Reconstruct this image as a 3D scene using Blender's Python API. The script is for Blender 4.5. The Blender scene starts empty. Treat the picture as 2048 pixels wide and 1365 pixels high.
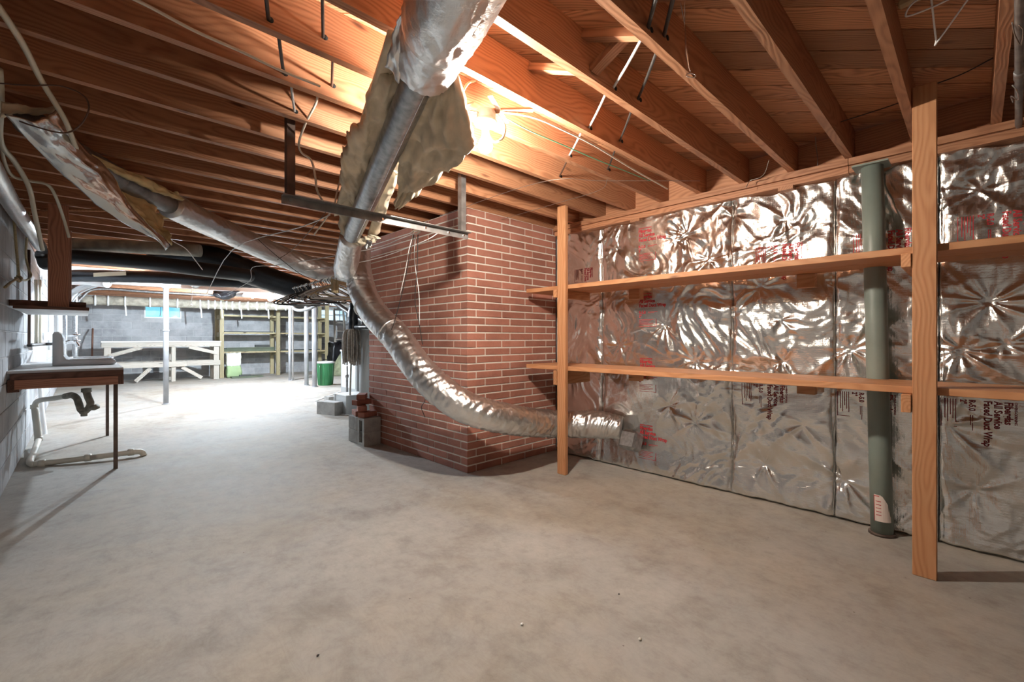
import bpy, bmesh, math, random
import numpy as np
from mathutils import Vector, Matrix, Euler

random.seed(7)
RNG = np.random.default_rng(7)
SC = bpy.context.scene
COL = SC.collection

# ------------------------------------------------------------------ camera
EYE = 1.165                      # eye height, metres
F = 892.0                        # focal length in pixels of a 2048 wide frame
CX, HY = 1024.0, 677.0
YAW = math.radians(46.1)         # view direction measured from the joists (world X)
FW = Vector((math.cos(YAW), math.sin(YAW), 0)); RT = Vector((math.sin(YAW), -math.cos(YAW), 0))
cam = bpy.data.cameras.new('camera'); camo = bpy.data.objects.new('camera', cam); COL.objects.link(camo)
camo.location = (0, 0, EYE); camo.rotation_euler = (math.pi/2, 0, YAW - math.pi/2)
cam.sensor_width = 36; cam.lens = 36*F/2048; cam.shift_y = -(682.5-HY)/2048
cam.clip_start = 0.02; cam.clip_end = 200
SC.camera = camo
SC.view_settings.view_transform = 'Standard'; SC.view_settings.look = 'None'
SC.view_settings.gamma = 1.0; SC.view_settings.use_curve_mapping = False
SC.view_settings.exposure = 0.42

# light levels
BULB_W, BULB_C = 92.0, (1.0, 0.92, 0.80)
BACK_W, BACK_C = 240.0, (0.76, 0.89, 1.0)
SIDE_W, REAR_W = 80.0, 430.0

world = bpy.data.worlds.new('sky'); SC.world = world; world.use_nodes = True
nt = world.node_tree; bg = nt.nodes['Background']
tc = nt.nodes.new('ShaderNodeTexCoord'); nz = nt.nodes.new('ShaderNodeTexNoise'); nz.inputs['Scale'].default_value = 9; nz.inputs['Detail'].default_value = 5
rp = nt.nodes.new('ShaderNodeValToRGB')
rp.color_ramp.elements[0].position = .38; rp.color_ramp.elements[0].color = (.16, .52, .80, 1)
rp.color_ramp.elements[1].position = .68; rp.color_ramp.elements[1].color = (.85, .95, 1, 1)
nt.links.new(tc.outputs['Generated'], nz.inputs['Vector']); nt.links.new(nz.outputs['Fac'], rp.inputs['Fac'])
nt.links.new(rp.outputs['Color'], bg.inputs['Color']); bg.inputs['Strength'].default_value = 1.3

# ------------------------------------------------------------------ survey helpers: a sight line to a known depth or plane
def ray(px, py): return FW + RT*((px-CX)/F) + Vector((0, 0, (HY-py)/F))
def at(px, py, d): return Vector((0, 0, EYE)) + ray(px, py)*d
def atz(px, py, z):
    r = ray(px, py); return Vector((0, 0, EYE)) + r*((z-EYE)/r.z)
def atx(px, py, x):
    r = ray(px, py); return Vector((0, 0, EYE)) + r*(x/r.x)
def aty(px, py, y):
    r = ray(px, py); return Vector((0, 0, EYE)) + r*(y/r.y)

# ------------------------------------------------------------------ materials
MATS = {}
def new_mat(name):
    m = bpy.data.materials.new(name); m.use_nodes = True; MATS[name] = m
    return m, m.node_tree, m.node_tree.nodes['Principled BSDF']
def N(t, kind, **kw):
    n = t.nodes.new(kind)
    for k, v in kw.items():
        if k in n.inputs: n.inputs[k].default_value = v
        else: setattr(n, k, v)
    return n
def ramp(t, stops):
    n = t.nodes.new('ShaderNodeValToRGB'); e = n.color_ramp.elements
    while len(e) < len(stops): e.new(.5)
    for el, (p, c) in zip(e, stops): el.position = p; el.color = (*c, 1)
    return n
def bump(t, b, src, strength, dist=.01):
    n = N(t, 'ShaderNodeBump'); n.inputs['Strength'].default_value = strength; n.inputs['Distance'].default_value = dist
    t.links.new(src, n.inputs['Height']); t.links.new(n.outputs['Normal'], b.inputs['Normal'])
    return n
def plain(name, c, rough=.5, metal=0., noise=0., nscale=20., bumps=0.):
    m, t, b = new_mat(name)
    b.inputs['Roughness'].default_value = rough; b.inputs['Metallic'].default_value = metal
    if noise > 0 or bumps > 0:
        co = N(t, 'ShaderNodeTexCoord'); nz = N(t, 'ShaderNodeTexNoise', Scale=nscale, Detail=6.)
        t.links.new(co.outputs['Object'], nz.inputs['Vector'])
        r = ramp(t, [(.3, tuple(x*(1-noise) for x in c)), (.7, tuple(min(1, x*(1+noise)) for x in c))])
        t.links.new(nz.outputs['Fac'], r.inputs['Fac']); t.links.new(r.outputs['Color'], b.inputs['Base Color'])
        if bumps: bump(t, b, nz.outputs['Fac'], bumps)
    else: b.inputs['Base Color'].default_value = (*c, 1)
    return m
def wood(name, dark, mid, light, rough=.6, ring=26., knots=True, vary=.16):
    m, t, b = new_mat(name); L = t.links.new
    co = N(t, 'ShaderNodeTexCoord'); oi = N(t, 'ShaderNodeObjectInfo')
    mu = N(t, 'ShaderNodeVectorMath', operation='SCALE'); mu.inputs[0].default_value = (37, .22, .13); L(oi.outputs['Random'], mu.inputs['Scale'])
    ad = N(t, 'ShaderNodeVectorMath', operation='ADD'); L(co.outputs['Object'], ad.inputs[0]); L(mu.outputs[0], ad.inputs[1])
    # slow wander of the pith line gives the cathedral figure
    mp = N(t, 'ShaderNodeMapping'); mp.inputs['Scale'].default_value = (1.1, 3., 3.); L(ad.outputs[0], mp.inputs['Vector'])
    nz = N(t, 'ShaderNodeTexNoise', Scale=1.4, Detail=2.); L(mp.outputs[0], nz.inputs['Vector'])
    sc = N(t, 'ShaderNodeVectorMath', operation='SCALE'); sc.inputs['Scale'].default_value = .16; L(nz.outputs['Color'], sc.inputs[0])
    a2 = N(t, 'ShaderNodeVectorMath', operation='ADD'); L(ad.outputs[0], a2.inputs[0]); L(sc.outputs[0], a2.inputs[1])
    m2 = N(t, 'ShaderNodeMapping'); m2.inputs['Scale'].default_value = (.04, 1, 1); m2.inputs['Location'].default_value = (0, -.16, -.11); L(a2.outputs[0], m2.inputs['Vector'])
    wv = N(t, 'ShaderNodeTexWave', wave_type='RINGS', rings_direction='X'); wv.inputs['Scale'].default_value = ring; wv.inputs['Distortion'].default_value = 1.2; wv.inputs['Detail'].default_value = 2; wv.inputs['Detail Scale'].default_value = 1.5
    L(m2.outputs[0], wv.inputs['Vector'])
    m3 = N(t, 'ShaderNodeMapping'); m3.inputs['Scale'].default_value = (3, 130, 130); L(ad.outputs[0], m3.inputs['Vector'])
    fb = N(t, 'ShaderNodeTexNoise', Scale=1., Detail=3.); L(m3.outputs[0], fb.inputs['Vector'])
    mx = N(t, 'ShaderNodeMath', operation='MULTIPLY_ADD'); L(wv.outputs['Fac'], mx.inputs[0]); mx.inputs[1].default_value = .46
    f2 = N(t, 'ShaderNodeMath', operation='MULTIPLY'); L(fb.outputs['Fac'], f2.inputs[0]); f2.inputs[1].default_value = .5; L(f2.outputs[0], mx.inputs[2])
    r = ramp(t, [(.22, light), (.55, mid), (.86, dark)]); L(mx.outputs[0], r.inputs['Fac'])
    hs = N(t, 'ShaderNodeHueSaturation'); L(r.outputs['Color'], hs.inputs['Color'])
    mr = N(t, 'ShaderNodeMapRange'); mr.inputs['To Min'].default_value = .96-vary; mr.inputs['To Max'].default_value = .96+vary; L(oi.outputs['Random'], mr.inputs['Value']); L(mr.outputs[0], hs.inputs['Value'])
    out = hs.outputs['Color']
    if knots:
        m4 = N(t, 'ShaderNodeMapping'); m4.inputs['Scale'].default_value = (1.6, 5.5, 5.5); L(a2.outputs[0], m4.inputs['Vector'])
        vo = N(t, 'ShaderNodeTexVoronoi', Scale=1.15); L(m4.outputs[0], vo.inputs['Vector'])
        kr = ramp(t, [(.035, (1, 1, 1)), (.11, (0, 0, 0))]); L(vo.outputs['Distance'], kr.inputs['Fac'])
        mk = N(t, 'ShaderNodeMix', data_type='RGBA'); L(kr.outputs['Color'], mk.inputs['Factor']); L(out, mk.inputs['A'])
        mk.inputs['B'].default_value = (dark[0]*.35, dark[1]*.3, dark[2]*.3, 1); out = mk.outputs['Result']
    L(out, b.inputs['Base Color']); b.inputs['Roughness'].default_value = rough
    bump(t, b, mx.outputs[0], .25, .003)
    return m
wood('joist_wood', (.27, .108, .052), (.41, .185, .092), (.47, .225, .118))
wood('deck_wood', (.20, .085, .040), (.52, .255, .130), (.60, .31, .165), ring=30, vary=.30)
wood('shelf_wood', (.43, .185, .080), (.52, .245, .112), (.57, .285, .138), ring=18)
wood('grey_wood', (.30, .26, .21), (.44, .40, .34), (.52, .48, .42))
wood('yellow_wood', (.26, .21, .11), (.42, .35, .20), (.50, .43, .26))
wood('dark_wood', (.08, .038, .024), (.17, .080, .052), (.23, .11, .074), ring=30)
wood('red_wood', (.26, .105, .062), (.43, .19, .115), (.50, .235, .145), ring=24)

def foil(name, base, rough, scrim=True, nscale=9., bmp=.5, warm=0.):
    m, t, b = new_mat(name); L = t.links.new
    co = N(t, 'ShaderNodeTexCoord')
    nz = N(t, 'ShaderNodeTexNoise', Scale=nscale, Detail=6., Roughness=.6); L(co.outputs['Object'], nz.inputs['Vector'])
    n2 = N(t, 'ShaderNodeTexNoise', Scale=nscale*7, Detail=3.); L(co.outputs['Object'], n2.inputs['Vector'])
    r = ramp(t, [(.3, tuple(c*.86 for c in base)), (.7, base)]); L(nz.outputs['Fac'], r.inputs['Fac']); L(r.outputs['Color'], b.inputs['Base Color'])
    b.inputs['Metallic'].default_value = 1.0
    mr = N(t, 'ShaderNodeMapRange'); mr.inputs['To Min'].default_value = rough*.8; mr.inputs['To Max'].default_value = rough*1.3; L(n2.outputs['Fac'], mr.inputs['Value']); L(mr.outputs[0], b.inputs['Roughness'])
    h = N(t, 'ShaderNodeMath', operation='MULTIPLY_ADD'); L(n2.outputs['Fac'], h.inputs[0]); h.inputs[1].default_value = .02; L(nz.outputs['Fac'], h.inputs[2])
    out = h.outputs[0]
    if scrim:
        for ax in ('Y', 'Z'):
            wv = N(t, 'ShaderNodeTexWave', wave_type='BANDS', bands_direction=ax); wv.inputs['Scale'].default_value = 22.; L(co.outputs['Object'], wv.inputs['Vector'])
            pw = N(t, 'ShaderNodeMath', operation='POWER'); L(wv.outputs['Fac'], pw.inputs[0]); pw.inputs[1].default_value = 8
            a = N(t, 'ShaderNodeMath', operation='MULTIPLY_ADD'); L(pw.outputs[0], a.inputs[0]); a.inputs[1].default_value = .03; L(out, a.inputs[2]); out = a.outputs[0]
    bump(t, b, out, bmp, .012)
    return m
foil('foil_wall', (.82, .805, .78), .22, True, 11., .34)
foil('foil_duct', (.90, .90, .90), .33, False, 20., .38)
foil('foil_flap', (.86, .85, .83), .22, False, 7., .45)
foil('black_foil', (.045, .047, .052), .33, False, 9., .5)

def concrete_floor():
    m, t, b = new_mat('concrete_floor'); L = t.links.new
    co = N(t, 'ShaderNodeTexCoord')
    n1 = N(t, 'ShaderNodeTexNoise', Scale=.55, Detail=7., Roughness=.62, Distortion=.6); L(co.outputs['Object'], n1.inputs['Vector'])
    n2 = N(t, 'ShaderNodeTexNoise', Scale=2.6, Detail=11., Roughness=.66, Distortion=.35); L(co.outputs['Object'], n2.inputs['Vector'])
    n3 = N(t, 'ShaderNodeTexNoise', Scale=60., Detail=4.); L(co.outputs['Object'], n3.inputs['Vector'])
    r1 = ramp(t, [(.30, (.345, .305, .245)), (.45, (.405, .375, .325)), (.55, (.40, .385, .355)), (.72, (.45, .435, .395))]); L(n1.outputs['Fac'], r1.inputs['Fac'])
    r2 = ramp(t, [(.30, (.70, .67, .65)), (.47, (.93, .93, .93)), (.72, (1.06, 1.06, 1.06))]); L(n2.outputs['Fac'], r2.inputs['Fac'])
    mx = N(t, 'ShaderNodeMix', data_type='RGBA', blend_type='MULTIPLY'); mx.inputs['Factor'].default_value = 1; L(r1.outputs['Color'], mx.inputs['A']); L(r2.outputs['Color'], mx.inputs['B'])
    # trowel swirls
    m4 = N(t, 'ShaderNodeMapping'); m4.inputs['Scale'].default_value = (1, 2.2, 1); m4.inputs['Rotation'].default_value = (0, 0, .7); L(co.outputs['Object'], m4.inputs['Vector'])
    n4 = N(t, 'ShaderNodeTexNoise', Scale=5., Detail=6., Distortion=3.); L(m4.outputs[0], n4.inputs['Vector'])
    r4 = ramp(t, [(.42, (1, 1, 1)), (.5, (.84, .82, .80)), (.58, (1, 1, 1))]); L(n4.outputs['Fac'], r4.inputs['Fac'])
    m5 = N(t, 'ShaderNodeMix', data_type='RGBA', blend_type='MULTIPLY'); m5.inputs['Factor'].default_value = .30; L(mx.outputs['Result'], m5.inputs['A']); L(r4.outputs['Color'], m5.inputs['B'])
    n7 = N(t, 'ShaderNodeTexNoise', Scale=11., Detail=9., Roughness=.75); L(co.outputs['Object'], n7.inputs['Vector'])
    r7 = ramp(t, [(.32, (.80, .79, .78)), (.5, (1, 1, 1)), (.68, (1.10, 1.10, 1.10))]); L(n7.outputs['Fac'], r7.inputs['Fac'])
    m7 = N(t, 'ShaderNodeMix', data_type='RGBA', blend_type='MULTIPLY'); m7.inputs['Factor'].default_value = .8; L(m5.outputs['Result'], m7.inputs['A']); L(r7.outputs['Color'], m7.inputs['B']); m5 = m7
    # specks of grit
    vo = N(t, 'ShaderNodeTexVoronoi', Scale=7.); L(co.outputs['Object'], vo.inputs['Vector'])
    r6 = ramp(t, [(.015, (.35, .3, .25)), (.035, (1, 1, 1))]); L(vo.outputs['Distance'], r6.inputs['Fac'])
    m6 = N(t, 'ShaderNodeMix', data_type='RGBA', blend_type='MULTIPLY'); m6.inputs['Factor'].default_value = .8; L(m5.outputs['Result'], m6.inputs['A']); L(r6.outputs['Color'], m6.inputs['B'])
    L(m6.outputs['Result'], b.inputs['Base Color'])
    rr = N(t, 'ShaderNodeMapRange'); rr.inputs['To Min'].default_value = .66; rr.inputs['To Max'].default_value = .88; L(n2.outputs['Fac'], rr.inputs['Value']); L(rr.outputs[0], b.inputs['Roughness'])
    h = N(t, 'ShaderNodeMath', operation='MULTIPLY_ADD'); L(n3.outputs['Fac'], h.inputs[0]); h.inputs[1].default_value = .3; L(n2.outputs['Fac'], h.inputs[2])
    bump(t, b, h.outputs[0], .16, .01)
concrete_floor()

def masonry(name, dark, mid, light, nscale, bmp, rough=.9, rnd=.18):
    m, t, b = new_mat(name); L = t.links.new
    co = N(t, 'ShaderNodeTexCoord'); oi = N(t, 'ShaderNodeObjectInfo'); ge = N(t, 'ShaderNodeNewGeometry')
    n1 = N(t, 'ShaderNodeTexNoise', Scale=nscale, Detail=6., Roughness=.65); L(ge.outputs['Position'], n1.inputs['Vector'])
    n2 = N(t, 'ShaderNodeTexNoise', Scale=nscale*12, Detail=4.); L(ge.outputs['Position'], n2.inputs['Vector'])
    r = ramp(t, [(.28, dark), (.5, mid), (.72, light)]); L(n1.outputs['Fac'], r.inputs['Fac'])
    hs = N(t, 'ShaderNodeHueSaturation'); L(r.outputs['Color'], hs.inputs['Color'])
    mr = N(t, 'ShaderNodeMapRange'); mr.inputs['To Min'].default_value = 1-rnd; mr.inputs['To Max'].default_value = 1+rnd; L(oi.outputs['Random'], mr.inputs['Value']); L(mr.outputs[0], hs.inputs['Value'])
    L(hs.outputs['Color'], b.inputs['Base Color']); b.inputs['Roughness'].default_value = rough
    bump(t, b, n2.outputs['Fac'], bmp, .006)
masonry('brick', (.27, .108, .076), (.36, .148, .104), (.42, .185, .135), 3.5, .35)
masonry('mortar', (.58, .53, .46), (.68, .63, .56), (.74, .69, .62), 8, .4, rnd=0)
masonry('block', (.24, .24, .25), (.42, .425, .435), (.55, .555, .565), 1.7, .6, rnd=.12)
masonry('block_joint', (.42, .42, .42), (.52, .52, .52), (.60, .60, .60), 5, .5, rnd=0)
masonry('cinder', (.22, .21, .20), (.34, .33, .31), (.43, .41, .39), 6, .8, rnd=.1)
plain('black_plastic', (.02, .02, .022), .35)
plain('white_paint', (.80, .80, .79), .45, noise=.05, nscale=6)
plain('porcelain', (.85, .86, .87), .12)
plain('galv', (.42, .43, .44), .38, 1., noise=.25, nscale=30)
plain('steel_dull', (.30, .29, .285), .48, .85, noise=.3, nscale=14)
plain('rust_steel', (.12, .085, .07), .6, .5, noise=.3, nscale=14)
plain('chrome', (.75, .76, .78), .15, 1.)
plain('green_steel', (.215, .255, .225), .42, 0, noise=.10, nscale=5)
plain('pvc', (.60, .57, .50), .45, noise=.06, nscale=4)
plain('cast', (.26, .24, .20), .7, .2, noise=.4, nscale=18, bumps=.4)
plain('cable_white', (.72, .66, .56), .5)
plain('cable_cream', (.62, .58, .46), .5)
plain('cable_dark', (.035, .03, .028), .5)
plain('cable_grey', (.45, .46, .47), .5)
plain('cable_green', (.10, .30, .18), .5)
plain('cable_brown', (.12, .065, .045), .5)
plain('wire_steel', (.40, .37, .34), .4, .9)
plain('wire_white', (.78, .78, .78), .4)
plain('rope', (.40, .32, .18), .9, noise=.2, nscale=60)
plain('wool', (.66, .50, .26), .95, noise=.25, nscale=9, bumps=.6)
plain('wool_grey', (.76, .65, .49), .95, noise=.25, nscale=7, bumps=.6)
plain('wrap_tan', (.40, .36, .29), .8, noise=.3, nscale=10, bumps=.4)
plain('wrap_grey', (.42, .42, .42), .7, noise=.3, nscale=8, bumps=.4)
plain('strap', (.82, .82, .80), .5)
plain('red_ink', (.50, .035, .045), .6)
plain('dark_red_ink', (.20, .012, .018), .6)
plain('black_ink', (.02, .02, .03), .6)
plain('paper_label', (.78, .66, .60), .6)
plain('label_cream', (.66, .64, .50), .6)
plain('green_plastic', (.035, .20, .075), .35)
plain('lid_white', (.70, .72, .72), .4)
plain('olive_cloth', (.20, .21, .13), .95, noise=.35, nscale=9, bumps=.8)
plain('bag_black', (.012, .012, .014), .28)
plain('sack_white', (.72, .73, .66), .7, noise=.08)
plain('sack_green', (.34, .46, .24), .7)
plain('mop_yarn', (.30, .26, .23), .95, noise=.3, nscale=40, bumps=.5)
plain('cabinet_grey', (.46, .48, .49), .4, .2)
plain('hanger_tan', (.62, .50, .30), .5)
plain('hanger_white', (.70, .70, .68), .4)
plain('hanger_black', (.025, .024, .025), .4)
plain('hanger_brown', (.16, .06, .04), .45)
plain('ceramic', (.85, .83, .78), .3)
plain('dark_hole', (.006, .006, .006), .9)
m, t, b = new_mat('glass'); b.inputs['Base Color'].default_value = (.9, .97, 1, 1); b.inputs['Roughness'].default_value = .0; b.inputs['IOR'].default_value = 1.45
tr = N(t, 'ShaderNodeBsdfTransparent'); gl = N(t, 'ShaderNodeBsdfGlossy'); gl.inputs['Roughness'].default_value = .03
mxs = N(t, 'ShaderNodeMixShader'); mxs.inputs[0].default_value = .06
t.links.new(tr.outputs[0], mxs.inputs[1]); t.links.new(gl.outputs[0], mxs.inputs[2]); t.links.new(mxs.outputs[0], t.nodes['Material Output'].inputs[0])
def emitter(name, c, s):
    m, t, b = new_mat(name); b.inputs['Base Color'].default_value = (1, 1, 1, 1)
    b.inputs['Emission Color'].default_value = (*c, 1); b.inputs['Emission Strength'].default_value = s
M = MATS

# ------------------------------------------------------------------ object helpers
W = {}      # world matrix of each object, by object name
def tag(o, label=None, cat=None, group=None, kind=None):
    if label: o['label'] = label
    if cat: o['category'] = cat
    if group: o['group'] = group
    if kind: o['kind'] = kind
    return o
def link(o, parent=None, mw=None):
    mw = mw or Matrix.Identity(4)
    COL.objects.link(o)
    if parent is not None:
        o.parent = parent; o.matrix_parent_inverse = W[parent.name].inverted()
    o.matrix_basis = mw; W[o.name] = mw.copy()
    return o
def thing(name, label, cat, loc=(0, 0, 0), group=None, kind=None):
    o = bpy.data.objects.new(name, None); o.empty_display_size = .1
    link(o, None, Matrix.Translation(Vector(loc)))
    return tag(o, label, cat, group, kind)
def obj(name, me, mat, parent=None, mw=None, smooth=False, extra=()):
    if not me.materials:
        me.materials.append(M[mat])
        for e in extra: me.materials.append(M[e])
    if smooth: me.shade_smooth()
    return link(bpy.data.objects.new(name, me), parent, mw)
def center(me):
    """move a mesh to its own middle, give the matrix that puts it back"""
    n = len(me.vertices); a = np.empty(n*3); me.vertices.foreach_get('co', a); a = a.reshape(-1, 3)
    c = (a.min(0)+a.max(0))/2; a -= c; me.vertices.foreach_set('co', a.ravel()); me.update()
    return Matrix.Translation(Vector(c))
def pyobj(name, v, f, mat, parent=None, smooth=False, extra=(), mi=None, cen=True):
    me = bpy.data.meshes.new(name); me.from_pydata([tuple(x) for x in v], [], f)
    if mi is not None: me.polygons.foreach_set('material_index', mi)
    mw = center(me) if cen else None
    return obj(name, me, mat, parent, mw, smooth, extra)
BOX = {}
def box_mesh(lx, ly, lz, bev=0.):
    k = (round(lx, 4), round(ly, 4), round(lz, 4), bev)
    bm = bmesh.new(); bmesh.ops.create_cube(bm, size=1.0)
    bmesh.ops.scale(bm, vec=(lx, ly, lz), verts=bm.verts)
    if bev: bmesh.ops.bevel(bm, geom=bm.edges[:], offset=bev, segments=1, affect='EDGES')
    me = bpy.data.meshes.new('box'); bm.to_mesh(me); bm.free()
    return me
def shared_box(lx, ly, lz, mat, bev=0.):
    k = (round(lx, 4), round(ly, 4), round(lz, 4), mat, bev)
    if k not in BOX:
        me = box_mesh(lx, ly, lz, bev); me.materials.append(M[mat]); BOX[k] = me
    return BOX[k]
def frame(p0, p1, up=(0, 0, 1)):
    x = (Vector(p1)-Vector(p0)); L = x.length; x.normalize(); u = Vector(up)
    if abs(x.dot(u)) > .995: u = Vector((0, 1, 0))
    y = u.cross(x).normalized(); z = x.cross(y)
    m = Matrix((x, y, z)).transposed().to_4x4(); m.translation = (Vector(p0)+Vector(p1))/2
    return m, L
def board(name, parent, p0, p1, w, t, mat, up=(0, 0, 1), bev=0.):
    """a board from p0 to p1; t is its height along up, w its width across"""
    m, L = frame(p0, p1, up)
    return obj(name, shared_box(L, w, t, mat, bev), mat, parent, m)
def boxmm(name, parent, lo, hi, mat, bev=0.):
    lo, hi = Vector(lo), Vector(hi); d = hi-lo
    ax = max(range(3), key=lambda i: d[i]); c = (lo+hi)/2
    if ax == 0: return obj(name, shared_box(d.x, d.y, d.z, mat, bev), mat, parent, Matrix.Translation(c))
    p0, p1 = c.copy(), c.copy(); p0[ax] = lo[ax]; p1[ax] = hi[ax]
    if ax == 1: return board(name, parent, p0, p1, d.x, d.z, mat, (0, 0, 1), bev)
    return board(name, parent, p0, p1, d.x, d.y, mat, (0, 1, 0), bev)

# numpy gradient noise
PERM = RNG.permutation(512); GR = RNG.normal(size=(512, 2)); GR /= np.linalg.norm(GR, axis=1)[:, None]
def noise2(x, y):
    x = np.asarray(x, float); y = np.asarray(y, float)
    xi = np.floor(x).astype(int); yi = np.floor(y).astype(int); xf = x-xi; yf = y-yi
    s = lambda q: q*q*q*(q*(q*6-15)+10)
    def g(a, b):
        k = PERM[(PERM[(xi+a) % 512]+yi+b) % 512]; return GR[k, 0]*(xf-a)+GR[k, 1]*(yf-b)
    u, v = s(xf), s(yf)
    return ((g(0, 0)*(1-u)+g(1, 0)*u)*(1-v)+(g(0, 1)*(1-u)+g(1, 1)*u)*v)*1.4
def fbm(x, y, o=4):
    r = 0; a = 1.
    for k in range(o): r = r+a*noise2(x*2**k+k*17.3, y*2**k-k*9.1); a *= .5
    return r
def ridged(x, y, o=4):
    r = 0; a = 1.
    for k in range(o): r = r+a*(1-np.abs(noise2(x*2**k+k*7.7, y*2**k+k*31.4))*2); a *= .5
    return r

def catmull(pts, n):
    P = [Vector(p) for p in pts]
    if len(P) == 2: return [P[0].lerp(P[1], i/n) for i in range(n+1)]
    Q = [P[0]*2-P[1]]+P+[P[-1]*2-P[-2]]; out = []
    for i in range(1, len(Q)-2):
        for k in range(n):
            t_ = k/n; a, b_, c, d = Q[i-1], Q[i], Q[i+1], Q[i+2]
            out.append(.5*((2*b_)+(c-a)*t_+(2*a-5*b_+4*c-d)*t_**2+(3*b_-a-3*c+d)*t_**3))
    out.append(P[-1]); return out
def sweep(pts, r, seg=8, caps=True, rf=None):
    """skin of a round section carried along pts; r number or list; rf(u_len, theta)->factor"""
    P = [Vector(p) for p in pts]; n = len(P)
    R = [r]*n if isinstance(r, (int, float)) else r
    T = [((P[min(i+1, n-1)]-P[max(i-1, 0)]).normalized()) for i in range(n)]
    u = Vector((0, 0, 1)) if abs(T[0].z) < .9 else Vector((1, 0, 0))
    u = (u-T[0]*u.dot(T[0])).normalized(); V = []; s = 0.
    th = np.arange(seg)*2*np.pi/seg
    for i in range(n):
        if i: s += (P[i]-P[i-1]).length
        u = (u-T[i]*u.dot(T[i])).normalized(); w = T[i].cross(u)
        fac = rf(s, th) if rf else np.ones(seg)
        for k in range(seg): V.append(P[i]+(u*math.cos(th[k])+w*math.sin(th[k]))*R[i]*float(fac[k]))
    Fc = [(i*seg+k, i*seg+(k+1) % seg, (i+1)*seg+(k+1) % seg, (i+1)*seg+k) for i in range(n-1) for k in range(seg)]
    if caps: Fc += [tuple(range(seg-1, -1, -1)), tuple(range((n-1)*seg, n*seg))]
    return V, Fc
def tube(name, pts, r, mat, parent=None, seg=8, n=8, curve=True, caps=True, rf=None):
    pp = catmull(pts, n) if curve else [Vector(p) for p in pts]
    if isinstance(r, (list, tuple)):
        a = np.interp(np.linspace(0, len(r)-1, len(pp)), range(len(r)), r); r = [float(x) for x in a]
    v, f = sweep(pp, r, seg, caps, rf)
    return pyobj(name, v, f, mat, parent, smooth=True)
def lathe_vf(prof, seg=24, axis_loc=(0, 0, 0)):
    V, Fc = [], []; c = Vector(axis_loc)
    for (r, z) in prof:
        for k in range(seg):
            a = 2*math.pi*k/seg; V.append(c+Vector((r*math.cos(a), r*math.sin(a), z)))
    for i in range(len(prof)-1):
        for k in range(seg): Fc.append((i*seg+k, i*seg+(k+1) % seg, (i+1)*seg+(k+1) % seg, (i+1)*seg+k))
    Fc.append(tuple(range(seg-1, -1, -1))); Fc.append(tuple(range((len(prof)-1)*seg, len(prof)*seg)))
    return V, Fc
def lathe(name, prof, loc, mat, parent=None, seg=24, smooth=True):
    v, f = lathe_vf(prof, seg, loc); return pyobj(name, v, f, mat, parent, smooth)
def merge(parts):
    V, Fc = [], []
    for v, f in parts:
        o = len(V); V += list(v); Fc += [tuple(i+o for i in q) for q in f]
    return V, Fc
def boxvf(lo, hi):
    (a, b_, c), (d, e, f_) = lo, hi
    return ([Vector(q) for q in ((a, b_, c), (d, b_, c), (d, e, c), (a, e, c), (a, b_, f_), (d, b_, f_), (d, e, f_), (a, e, f_))],
            [(0, 3, 2, 1), (4, 5, 6, 7), (0, 1, 5, 4), (1, 2, 6, 5), (2, 3, 7, 6), (3, 0, 4, 7)])

# ================================================================== THE SETTING
XL, XR, XF = -.435, 3.62, 9.2
YN, YS, YB = -2.6, 5.0, 16.3
ZJ, ZD = 2.30, 2.49

tag(boxmm('floor', None, (XL-.3, YN-.3, -.15), (XF+.3, YB+.3, 0), 'concrete_floor'), kind='structure')
ceiling = tag(boxmm('ceiling', None, (XL-.3, YN-.3, ZD+.024), (XF+.3, YB+.3, ZD+.12), 'deck_wood'), kind='structure')

# diagonal subfloor planks, each cut to the room
def clip_poly(poly, lo, hi):
    for ax in (0, 1):
        for sgn, lim in ((1, lo[ax]), (-1, hi[ax])):
            out = []
            for i in range(len(poly)):
                a, b_ = poly[i], poly[(i+1) % len(poly)]; da, db = (a[ax]-lim)*sgn, (b_[ax]-lim)*sgn
                if da >= 0: out.append(a)
                if da*db < 0: out.append(a.lerp(b_, da/(da-db)))
            poly = out
            if len(poly) < 3: return []
    return poly
D2 = Vector((1, -1)).normalized(); N2 = Vector((1, 1)).normalized(); PW = .139
def planks(lo, hi):
    corners = [Vector(c).dot(N2) for c in ((lo[0], lo[1]), (hi[0], lo[1]), (lo[0], hi[1]), (hi[0], hi[1]))]
    s = math.floor(min(corners)/PW)*PW
    while s < max(corners):
        q = [N2*(s+.003)+D2*-30, N2*(s+PW-.003)+D2*-30, N2*(s+PW-.003)+D2*30, N2*(s+.003)+D2*30]
        q = clip_poly(q, lo, hi)
        if len(q) >= 3:
            c = sum(q, Vector((0, 0)))/len(q); dz = random.uniform(0, .002)
            loc = [Vector(((p-c).dot(D2), (p-c).dot(N2))) for p in q]
            n = len(loc); v = [(p.x, p.y, 0) for p in loc]+[(p.x, p.y, .02) for p in loc]
            f = [tuple(range(n)), tuple(range(2*n-1, n-1, -1))]+[(i, n+i, n+(i+1) % n, (i+1) % n) for i in range(n)]
            me = bpy.data.meshes.new('plank'); me.from_pydata(v, [], f)
            bm = bmesh.new(); bm.from_mesh(me); bmesh.ops.recalc_face_normals(bm, faces=bm.faces); bm.to_mesh(me); bm.free()
            m = Matrix(((D2.x, N2.x, 0, c.x), (D2.y, N2.y, 0, c.y), (0, 0, 1, ZD+.001+dz), (0, 0, 0, 1)))
            obj('plank', me, 'deck_wood', ceiling, m)
        s += PW
planks((XL, YN), (XR, YS)); planks((XL, YS), (XF, YB))

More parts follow.
